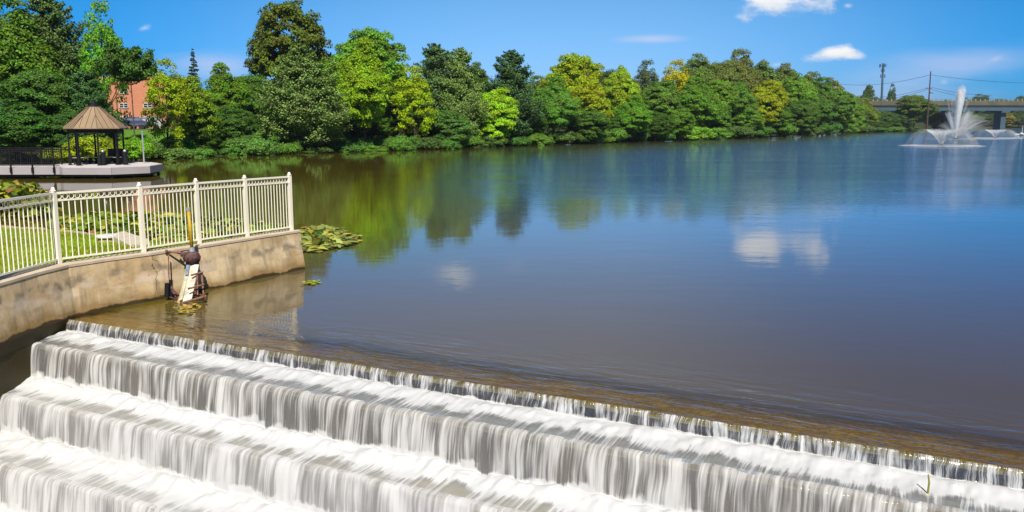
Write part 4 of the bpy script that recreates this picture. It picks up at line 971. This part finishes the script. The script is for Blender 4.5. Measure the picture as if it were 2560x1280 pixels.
# shrubs along the shore
T('shrub', 'bush', 232, 342, 66, 70.5, (.15, .19, .012), 'bright yellow green rounded shrub seen through the gazebo posts', 'shrub', gzv=.1)
T('shrub', 'bush2', 150, 372, 46, 70, (.14, .18, .012), 'bright yellow green low shrub left of the gazebo', 'shrub', gzv=.1)
T('shrub', 'bush', 335, 345, 44, 79, (.10, .21, .02), 'light green shrub right of the gazebo by the short pole', 'shrub')
T('shrub', 'bush2', 420, 372, 62, 86, (.075, .14, .045), 'low bluish green bank plants under the yellow green tree', 'shrub', gzv=0)
T('shrub', 'bush2', 500, 374, 40, 91, (.07, .15, .04), 'low green waterside shrub right of the bluish plants', 'shrub', gzv=0)
T('shrub', 'bush', 632, 340, 62, 96, (.075, .16, .045), 'leafy pale green shrub left of the big pine at the water', 'shrub', gzv=0)
T('shrub', 'bush2', 575, 366, 34, 95, (.06, .14, .03), 'dark green shrub hanging to the water before the leafy pale one', 'shrub', gzv=0)
T('shrub', 'bush', 1000, 340, 40, 113, (.07, .16, .03), 'green shrub at the foot of the loose yellowish tree', 'shrub', gzv=0)
T('shrub', 'bush', 1730, 318, 54, 184, (.12, .22, .03), 'bright green rounded shrub at the waterline below the golden tree', 'shrub', gzv=0)
sh = [(700, 352, 34, 103), (760, 350, 36, 106), (830, 348, 40, 110), (890, 346, 40, 113), (955, 346, 36, 116), (985, 352, 36, 114), (1020, 352, 34, 117), (720, 360, 30, 100), (790, 366, 36, 103), (860, 362, 40, 107), (930, 364, 34, 110.5), (1060, 345, 36, 118), (1110, 345, 36, 120), (1165, 340, 34, 125), (1225, 340, 36, 131), (1290, 345, 34, 136), (1345, 335, 30, 141), (1400, 330, 34, 148), (1470, 335, 34, 155), (1530, 325, 34, 160), (1590, 325, 30, 166), (1650, 325, 34, 175), (1790, 320, 36, 193), (1850, 318, 34, 202), (1900, 315, 30, 214), (1960, 312, 30, 232), (2020, 312, 28, 252), (2075, 310, 26, 280), (2120, 310, 22, 318), (2160, 315, 24, 345), (2200, 318, 24, 368), (2240, 318, 20, 390), (2290, 318, 20, 415), (450, 340, 40, 92), (540, 330, 40, 99), (370, 355, 34, 84)]
for i, (px, tp_, hw, D) in enumerate(sh):
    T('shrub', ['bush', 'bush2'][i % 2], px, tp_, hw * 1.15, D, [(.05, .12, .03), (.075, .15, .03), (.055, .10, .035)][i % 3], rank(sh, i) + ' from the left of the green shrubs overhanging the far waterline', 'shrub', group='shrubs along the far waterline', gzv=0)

# ------------------------------------------------------------ brick building, cars, fence, tent
BY = 122.0
bl = pt(60, 300, BY).x; br = pt(420, 300, BY).x; tz = pt(300, 196, BY).z
bd = empty('brick_building', ((bl + br) / 2, BY, 2), label='orange brick block with small white framed windows behind the gazebo trees', cat='building')
O4 = bd.location
b = MB(O4); b.box(((bl + br) / 2, BY + 6, (tz + 1) / 2), (br - bl, 12, tz - 1)); b.build('wall', M['brick'], bd)
b = MB(O4); b.box(((bl + br) / 2, BY + 6, tz + .14), (br - bl + .5, 12.5, .3)); b.build('roof', M['brick'], bd)
for px in (95, 200, 310, 370):
    for py in (228, 264, 298):
        if px == 370 and py == 228: continue
        c = pt(px, py, BY); b = MB(O4); b.box((c.x, BY - .02, c.z), (1.15, .1, .62)); f_ = b.build('window', M['glass'], bd)
        b = MB(O4)
        for dx, dz, sx, sz in ((0, .32, 1.25, .09), (0, -.32, 1.25, .09), (-.6, 0, .08, .72), (.6, 0, .08, .72), (0, 0, .1, .6), (0, 0, 1.1, .05)): b.box((c.x + dx, BY - .08 - (.01 if dx == 0 and dz == 0 else 0), c.z + dz), (sx, .06, sz))
        b.build('frame', M['capstone'], f_)
c = pt(292, 250, BY); b = MB(O4); b.box((c.x, BY - .05, c.z), (.14, .1, 8)); b.build('downpipe', M['rust'], bd)
c = pt(148, 222, BY - 1); b = MB(O4); b.add([(c.x - 1.3, BY, c.z + .5), (c.x + 1.3, BY, c.z + .5), (c.x + 1.4, BY - 1.2, c.z - .3), (c.x - 1.4, BY - 1.2, c.z - .3), (c.x + 1.4, BY - 1.2, c.z - .5), (c.x - 1.4, BY - 1.2, c.z - .5)], [[0, 1, 2, 3], [3, 2, 4, 5]]); b.build('awning', M['teal'], bd)
# parking terrace and mown slope
s = MB(); zt = pt(330, 323, 104).z
s.add([(-58, 100, zt), (-34, 100, zt), (-34, 122, zt), (-58, 122, zt), (-56, 86, 1.0), (-36, 88, 1.0)], [[0, 1, 2, 3]]); s.build('parking_lot', M['asphalt'], kind='structure')
s = MB(); s.add([(-58, 100, zt - .01), (-33.5, 100, zt - .01), (-35, 86, .5), (-56, 84, .5), (-33.5, 122, zt - .02), (-30, 122, 1), (-31, 98, 1)], [[3, 2, 1, 0], [1, 6, 5, 4], [2, 6, 1]]); s.build('grass_bank', M['park'], kind='structure')
def car(px, D, rz, paint, label):
    p = pt(px, 320, D); o = empty('parked_car', (p.x, D, zt + .01), rz, label=label, cat='car')
    prof = [(-2.2, .35), (-2.25, .75), (-1.9, .95), (-1.25, 1.0), (-.7, 1.42), (.75, 1.45), (1.45, 1.0), (2.1, .88), (2.25, .6), (2.2, .32)]
    b = MB(); n = len(prof)
    def ring(y, inset): return [(x * (1 - .02 * inset), y, z if z < 1.05 else z) for x, z in prof]
    vs = ring(-.85, 1) + ring(.85, 1)
    vs = [(x, y * (.82 if z > 1.1 else 1), z) for x, y, z in vs]
    b.add(vs, [list(range(n)), [n + k for k in range(n)][::-1]] + [[k, n + k, n + (k + 1) % n, (k + 1) % n] for k in range(n)]); b.build('body', paint, o)
    b = MB()
    for y in (-.80, .80): b.add([(-1.05, y, 1.04), (-.62, y * .93, 1.36), (.68, y * .93, 1.38), (1.2, y, 1.04)], [[0, 1, 2, 3]])
    b.build('side_windows', M['glass'], o)
    for x in (-1.4, 1.4):
        for y in (-.82, .82): b = MB(); b.tube([(x, y - .1, .33), (x, y + .1, .33)], .33, 14); b.build('wheel', M['tyre'], o)
car(328, 103.5, .15, M['car_blue'], 'blue car parked by the brick building just right of the gazebo roof')
car(372, 105, -.1, M['car_white'], 'silver car parked by the brick building behind the yellow green tree')
p = pt(628, 320, 104); o = empty('lamp_post', (p.x, 104, 1.2), label='slim pale lamp post in the gap left of the big pine', cat='lamp post')
b = MB(); zz = pt(628, 285, 104).z - 1.2; b.tube([(0, 0, 0), (0, 0, zz)], .07, 6); b.build('shaft', M['galv'], o); b = MB(); b.box((0, 0, zz + .08), (.4, .2, .14)); b.build('lamp_head', M['galv'], o)
ff = empty('chainlink_fence', (-44, 99.8, zt), label='grey mesh fence along the top of the mown slope by the parked cars', cat='fence')
for k in range(9):
    b = MB(); b.tube([(-12 + k * 2.8, 0, 0), (-12 + k * 2.8, 0, 1.2)], .03, 5); b.build('post', M['galv'], ff)
for z in (1.18, .6): b = MB(); b.beam((-12, 0, z), (10.4, 0, z), .04, .04); b.build('rail', M['galv'], ff)
p = pt(1003, 328, 122); o = empty('small_tent', (p.x, 122, gz(p.x, 122)), label='small orange and white tent glimpsed between trunks behind the loose yellowish tree', cat='tent')
zz = pt(1003, 314, 122).z - o.location.z
b = MB(); b.add([(-1.0, -1, .0), (.2, -1, .0), (.2, 1, 0), (-1, 1, 0), (.1, 0, zz)], [[0, 1, 4], [1, 2, 4], [2, 3, 4], [3, 0, 4]]); b.build('white_canvas', M['capstone'], o)
b = MB(); b.add([(.22, -1, .0), (1.0, -1, .0), (1.0, 1, 0), (.22, 1, 0), (.12, 0, zz + .02)], [[0, 1, 4], [1, 2, 4], [2, 3, 4], [3, 0, 4]]); b.build('orange_canvas', M['orange'], o)

# ------------------------------------------------------------ bridge
BD = 450.0; bx0 = pt(2130, 260, BD).x; bx1 = 420; zd = pt(2400, 263, BD).z; zb = pt(2400, 277, BD).z; zr = pt(2400, 248, BD).z
bg_ = empty('road_bridge', ((bx0 + bx1) / 2, BD, 0), label='long low road bridge with dark blue girders crossing the far end of the lake', cat='bridge'); O5 = bg_.location
mx = (bx0 + bx1) / 2; L = bx1 - bx0
b = MB(O5); b.box((mx, BD + 6, zd - .25), (L, 12, .5)); b.build('deck', M['bridge_conc'], bg_)
b = MB(O5); b.box((mx, BD + .8, (zd - .5 + zb) / 2), (L, .5, zd - .5 - zb)); b.box((mx, BD + 10.5, (zd - .5 + zb) / 2), (L, .5, zd - .5 - zb)); b.build('girder', M['bridge_blue'], bg_)
b = MB(O5); b.box((mx, BD - .1, (zd + zr) / 2 - .35), (L, .3, zr - zd - .7)); b.build('parapet', M['bridge_conc'], bg_)
x = bx0 + 1
while x < 300:
    b = MB(O5); b.box((x, BD - .3, zr - .55), (.3, .3, 1.2)); b.build('rail_post', M['pale_post'], bg_); x += 2.4
b = MB(O5); b.box((mx, BD - .05, zr + .02), (L, .14, .14)); b.build('top_rail', M['bridge_conc'], bg_)
for px in (2250, 2375, 2500, 2625):
    c = pt(px, 300, BD + 5); b = MB(O5); b.box((c.x, BD + 5.5, zb / 2 - .5), (2.6, 7, zb + 1)); b.box((c.x, BD + 5.5, zb - .5), (4.4, 11, 1.0)); b.build('pier', M['bridge_blue'], bg_)

# utility pole, wires, antenna tower
PY = 400.0; c = pt(2317, 322, PY); ct = pt(2327, 178, PY); z0 = .3
up = empty('utility_pole', (c.x, PY, z0), label='tall brown utility pole standing before the bridge', cat='utility pole')
b = MB(up.location); b.tube([(c.x, PY, z0 - 1), (ct.x, PY, ct.z)], [.42, .24], 8); b.build('shaft', M['pole_wood'], up)
for py, w_ in ((221, 1.6),): a = pt(2322, py, PY); b = MB(up.location); b.beam((a.x - w_, PY, a.z), (a.x + w_, PY, a.z), .22, .22); b.build('crossarm', M['pole_wood'], up)
a = pt(2327, 232, PY); b = MB(up.location); b.add([(a.x - .8, PY - .2, a.z + .5), (a.x + 1.6, PY - .2, a.z - .2), (a.x - .8, PY - .2, a.z - .4), (a.x - .8, PY + .2, a.z + .5), (a.x + 1.6, PY + .2, a.z - .2), (a.x - .8, PY + .2, a.z - .4)], [[0, 1, 2], [5, 4, 3], [0, 3, 4, 1], [1, 4, 5, 2], [2, 5, 3, 0]]); b.build('bracket', M['tower'], up)
def wire(pts, label):
    P = [pt(x, y, Y) for x, y, Y in pts]; out = []
    for i in range(len(P) - 1):
        n = 14; L = (P[i + 1] - P[i]).length
        for k in range(n): f = k / n; q_ = P[i].lerp(P[i + 1], f); q_.z -= 4 * f * (1 - f) * L * .018; out.append(q_)
    out.append(P[-1]); b = MB(out[0]); b.tube(out, .075, 4); o = b.build('power_line', M['wire'], label=label, cat='power line'); o.location = out[0]
wire([(2100, 210, 520), (2326, 187, 400)], 'thin topmost wire running left from the utility pole over the antenna tower')
wire([(2326, 187, 400), (2700, 206, 430)], 'thin topmost wire running right from the utility pole')
wire([(2200, 243, 440), (2321, 219, 400)], 'upper of the wires running left from the pole crossarm')
wire([(2200, 250, 440), (2321, 223, 400)], 'lower of the wires running left from the pole crossarm')
wire([(2324, 217, 400), (2480, 238, 430)], 'upper of the wires running right from the crossarm towards the fountain')
wire([(2324, 222, 400), (2480, 248, 430)], 'lower of the wires running right from the crossarm towards the fountain')
TY = 600.0; c = pt(2205, 260, TY); ct = pt(2208, 158, TY)
tw = empty('antenna_tower', (c.x, TY, 0), label='slim steel antenna mast with clustered panels on the skyline', cat='antenna mast')
b = MB(tw.location); b.tube([(c.x, TY, -1), (ct.x, TY, ct.z)], [1.0, .55], 10); b.build('mast', M['tower'], tw)
for py, rr2, n in ((164, 2.0, 9), (190, 1.5, 6), (176, 1.0, 4)):
    a = pt(2207, py, TY); b = MB(tw.location)
    for k in range(n): an = k * 6.283 / n; x, y = a.x + math.cos(an) * rr2, TY + math.sin(an) * rr2; b.box((x, y, a.z), (.42, .25, 2.3), an); b.beam((a.x, TY, a.z), (x, y, a.z), .16, .16)
    b.build('antenna_array', M['tower'], tw)

# small dock at the right edge
c = at(2548, 334, .5); dk = empty('floating_dock', (c.x, c.y, 0), label='low pale dock at the right edge beyond the far fountain', cat='dock')
b = MB(); b.box((6, 0, .3), (16, 2.4, .35)); b.build('deck', M['deck_top'], dk)
for x in (0, 2.2, 4.5): b = MB(); b.lathe((x, -1.2, .1), [(.3, 0), (.6, .2), (.6, .45), (.2, .7)], 10); b.build('float', M['capstone'], dk)
c = pt(2555, 334, c.y); o = empty('white_post', (c.x, c.y, 0), label='thin white mooring post on the dock at the right edge', cat='post'); b = MB(); b.tube([(0, 0, .2), (0, 0, 2.6)], .14, 8); b.build('shaft', M['galv'], o); b = MB(); b.lathe((0, 0, 2.6), [(.2, 0), (.2, .08), (.05, .2)], 8); b.build('post_cap', M['galv'], o)

# ------------------------------------------------------------ fountains
def spray_mat(name, dens, fine):
    m, t = mat(name)
    u = t.new('ShaderNodeAttribute', attribute_name='su').outputs['Fac']; v = t.new('ShaderNodeAttribute', attribute_name='fv').outputs['Fac']; a = t.new('ShaderNodeAttribute', attribute_name='al').outputs['Fac']
    n = t.noise(t.new('ShaderNodeCombineXYZ', ins={0: t.math('MULTIPLY', u, fine), 1: t.math('MULTIPLY', v, 2.0), 2: 0.0}).outputs[0], 1.0, 3, .6)
    f = t.math('MULTIPLY', t.math('MULTIPLY', a, dens), t.mapr(n, .3, .7, .35, 1.3), None, True)
    d = t.new('ShaderNodeBsdfDiffuse', ins={'Color': (.92, .94, .97, 1)}).outputs[0]; tl = t.new('ShaderNodeBsdfTranslucent', ins={'Color': (.92, .94, .97, 1)}).outputs[0]
    wsh = t.new('ShaderNodeMixShader', ins={0: .5, 1: d, 2: tl}).outputs[0]; tr = t.new('ShaderNodeBsdfTransparent').outputs[0]
    finish(t, t.new('ShaderNodeMixShader', ins={0: f, 1: tr, 2: wsh}).outputs[0]); return m
M['spray'] = spray_mat('spray', 1.0, 30)
def vfountain(c, rr_, h, label):
    """ring of jets thrown outward: rises to h at mid radius and lands at rr_"""
    o = empty('fountain', tuple(c), label=label, cat='fountain')
    nu, nv = 160, 26; V = []; su = []; fv = []; al = []
    for sh_ in range(3):
        for j in range(nv):
            f = j / (nv - 1)
            for i in range(nu):
                a = 2 * math.pi * i / nu; k = 1 + .05 * math.sin(i * 2.3 + sh_) + .06 * (sh_ - 1)
                r = .12 + rr_ * f * k; z = 4 * h * f * (1 - f) * (1 + .07 * (sh_ - 1)) + .1 * (1 - f)
                V.append((r * math.cos(a), r * math.sin(a), z)); su.append(i / nu * 2 + sh_ * 5); fv.append(f)
                al.append(.72 if f < .12 else max(.032, .72 - .69 * min(1, (f - .12) / .38) ** .8) if f < .92 else .02)
    I = np.arange(len(V)).reshape(3, nv, nu); q = []
    for s_ in range(3):
        J = np.concatenate([I[s_], I[s_][:, :1]], 1); q.append(np.stack([J[:-1, :-1], J[:-1, 1:], J[1:, 1:], J[1:, :-1]], -1).reshape(-1, 4))
    q = np.concatenate(q); me = raw('water_jet', V, q.ravel(), np.full(len(q), 4), True, vattr={'su': su, 'fv': fv, 'al': al}); link('water_jet', me, M['spray'], o)
    V = []; su = []; fv = []; al = []; nr = 10
    for j in range(nr):
        f = j / (nr - 1); r = rr_ * (.3 + .98 * f)
        for i in range(96): a = 2 * math.pi * i / 96; V.append((r * math.cos(a), r * math.sin(a), .03 + .10 * math.sin(math.pi * min(1, f)) )); su.append(i / 20); fv.append(f * 4); al.append(max(0, 1 - abs(f - .72) / .34) ** .5 * 1.0)
    J = np.arange(len(V)).reshape(nr, 96); J = np.concatenate([J, J[:, :1]], 1); q = np.stack([J[:-1, :-1], J[:-1, 1:], J[1:, 1:], J[1:, :-1]], -1).reshape(-1, 4)
    me = raw('foam_ring', V, q.ravel(), np.full(len(q), 4), True, vattr={'su': su, 'fv': fv, 'al': al}); link('foam_ring', me, M['spray'], o)
    b = MB(); b.lathe((0, 0, -.1), [(.5, 0), (.55, .1), (.4, .22), (.12, .25), (.1, .4)], 14); b.build('float', M['black_metal'], o); return o
c = at(2353, 364.5); vfountain(c, 77 / F * c.y, 2.35 * 1.0, 'front fountain throwing a low white trumpet of spray onto a foam ring')
c = at(2488, 345.5); vfountain(c, 50 / F * c.y, 1.9, 'small far fountain at right throwing a low white trumpet of spray')
c = at(2388, 347.5); o = empty('fountain', tuple(c), label='middle fountain with a tall white plume and slanting side jets', cat='fountain')
mpx = c.y / F
def jet(tx, ty, r0, r1, a0, a1, seed, name='water_jet', curve=0.0, n=5):
    """one jet as nested wavering tubes of spray, from the nozzle to a tip"""
    tip = pt(tx, ty, c.y) - c; V = []; su = []; fv = []; al = []; q = []; nu, nv = 16, 24; rr_ = random.Random(seed)
    for s_ in range(n):
        dx = Vector((rr_.gauss(0, r1 * .45), rr_.gauss(0, r1 * .45), rr_.gauss(0, r1 * .5))); b0 = len(V); k = (s_ + 1) / n
        for j in range(nv):
            f = j / (nv - 1); p = Vector((tip.x * f, tip.y * f, .3 + (tip.z - .3) * (f + curve * 4 * f * (1 - f)))) + dx * f
            r = (r0 + (r1 - r0) * f ** 1.1) * k * (1 if f < .9 else math.sqrt(max(0, 1 - ((f - .9) / .1) ** 2)) + .02)
            for i in range(nu):
                a = 2 * math.pi * i / nu; V.append((p.x + r * math.cos(a), p.y + r * math.sin(a), p.z)); su.append(i / nu + s_ * 3); fv.append(f * 3); al.append((a0 + (a1 - a0) * f) * (1 if f < .85 else (1 - f) / .15 * .8 + .2))
        J = np.arange(b0, len(V)).reshape(nv, nu); J = np.concatenate([J, J[:, :1]], 1); q.append(np.stack([J[:-1, :-1], J[:-1, 1:], J[1:, 1:], J[1:, :-1]], -1).reshape(-1, 4))
    q = np.concatenate(q); me = raw(name, V, q.ravel(), np.full(len(q), 4), True, vattr={'su': su, 'fv': fv, 'al': al}); link(name, me, M['spray'], o)
jet(2402, 226, .25, 1.15, .8, .5, 1, n=7)
jet(2400, 240, .3, 1.9, .24, .10, 2, n=5)
jet(2367, 277, .12, .65, .36, .14, 3, n=4)
jet(2424, 276, .12, .75, .38, .14, 4, n=4)
jet(2432, 285, .2, 2.0, .18, .06, 9, n=5)
jet(2380, 300, .3, 2.6, .12, .05, 19, name='mist', n=5)
jet(2348, 312, .12, .6, .18, .08, 5, curve=.15, n=4)
jet(2463, 308, .12, .8, .34, .09, 6, curve=.18, n=4)
jet(2478, 318, .2, 2.0, .08, .02, 7, curve=.2, n=4)
jet(2440, 300, .3, 4.5, .09, .04, 8, name='mist', n=6)
jet(2330, 322, .12, .8, .10, .03, 12, curve=.2, n=3)
V = []; su = []; fv = []; al = []
for j in range(8):
    f = j / 7; r = 90 * mpx * (.1 + 1.0 * f)
    for i in range(64): a = 2 * math.pi * i / 64; V.append((r * math.cos(a) + 30 * mpx, r * math.sin(a), .04)); su.append(i / 16); fv.append(f * 3); al.append(max(0, 1 - abs(f - .6) / .4) * .55)
J = np.arange(len(V)).reshape(8, 64); J = np.concatenate([J, J[:, :1]], 1); q = np.stack([J[:-1, :-1], J[:-1, 1:], J[1:, 1:], J[1:, :-1]], -1).reshape(-1, 4)
me = raw('foam_ring', V, q.ravel(), np.full(len(q), 4), True, vattr={'su': su, 'fv': fv, 'al': al}); link('foam_ring', me, M['spray'], o)
b = MB(); b.lathe((0, 0, -.1), [(.7, 0), (.75, .12), (.5, .3), (.15, .35), (.12, .55)], 14); b.build('float', M['black_metal'], o)

# ------------------------------------------------------------ air that fades the far bank and bridge
m, t = mat('air'); v = t.new('ShaderNodeVolumePrincipled', ins={'Color': (.74, .83, .95, 1), 'Density': .00016, 'Anisotropy': .3}); t.l.new(v.outputs[0], t.new('ShaderNodeOutputMaterial').inputs[1])
hx0, hx1, hy0, hy1 = xs.min() - 20, xs.max() + 20, ys.min() - 20, ys.max() + 20
b = MB(); b.box(((hx0 + hx1) / 2, (hy0 + hy1) / 2, 22.5), (hx1 - hx0, hy1 - hy0, 56)); b.build('haze', m, kind='stuff', label='thin bright air fading the far trees and bridge', cat='haze')
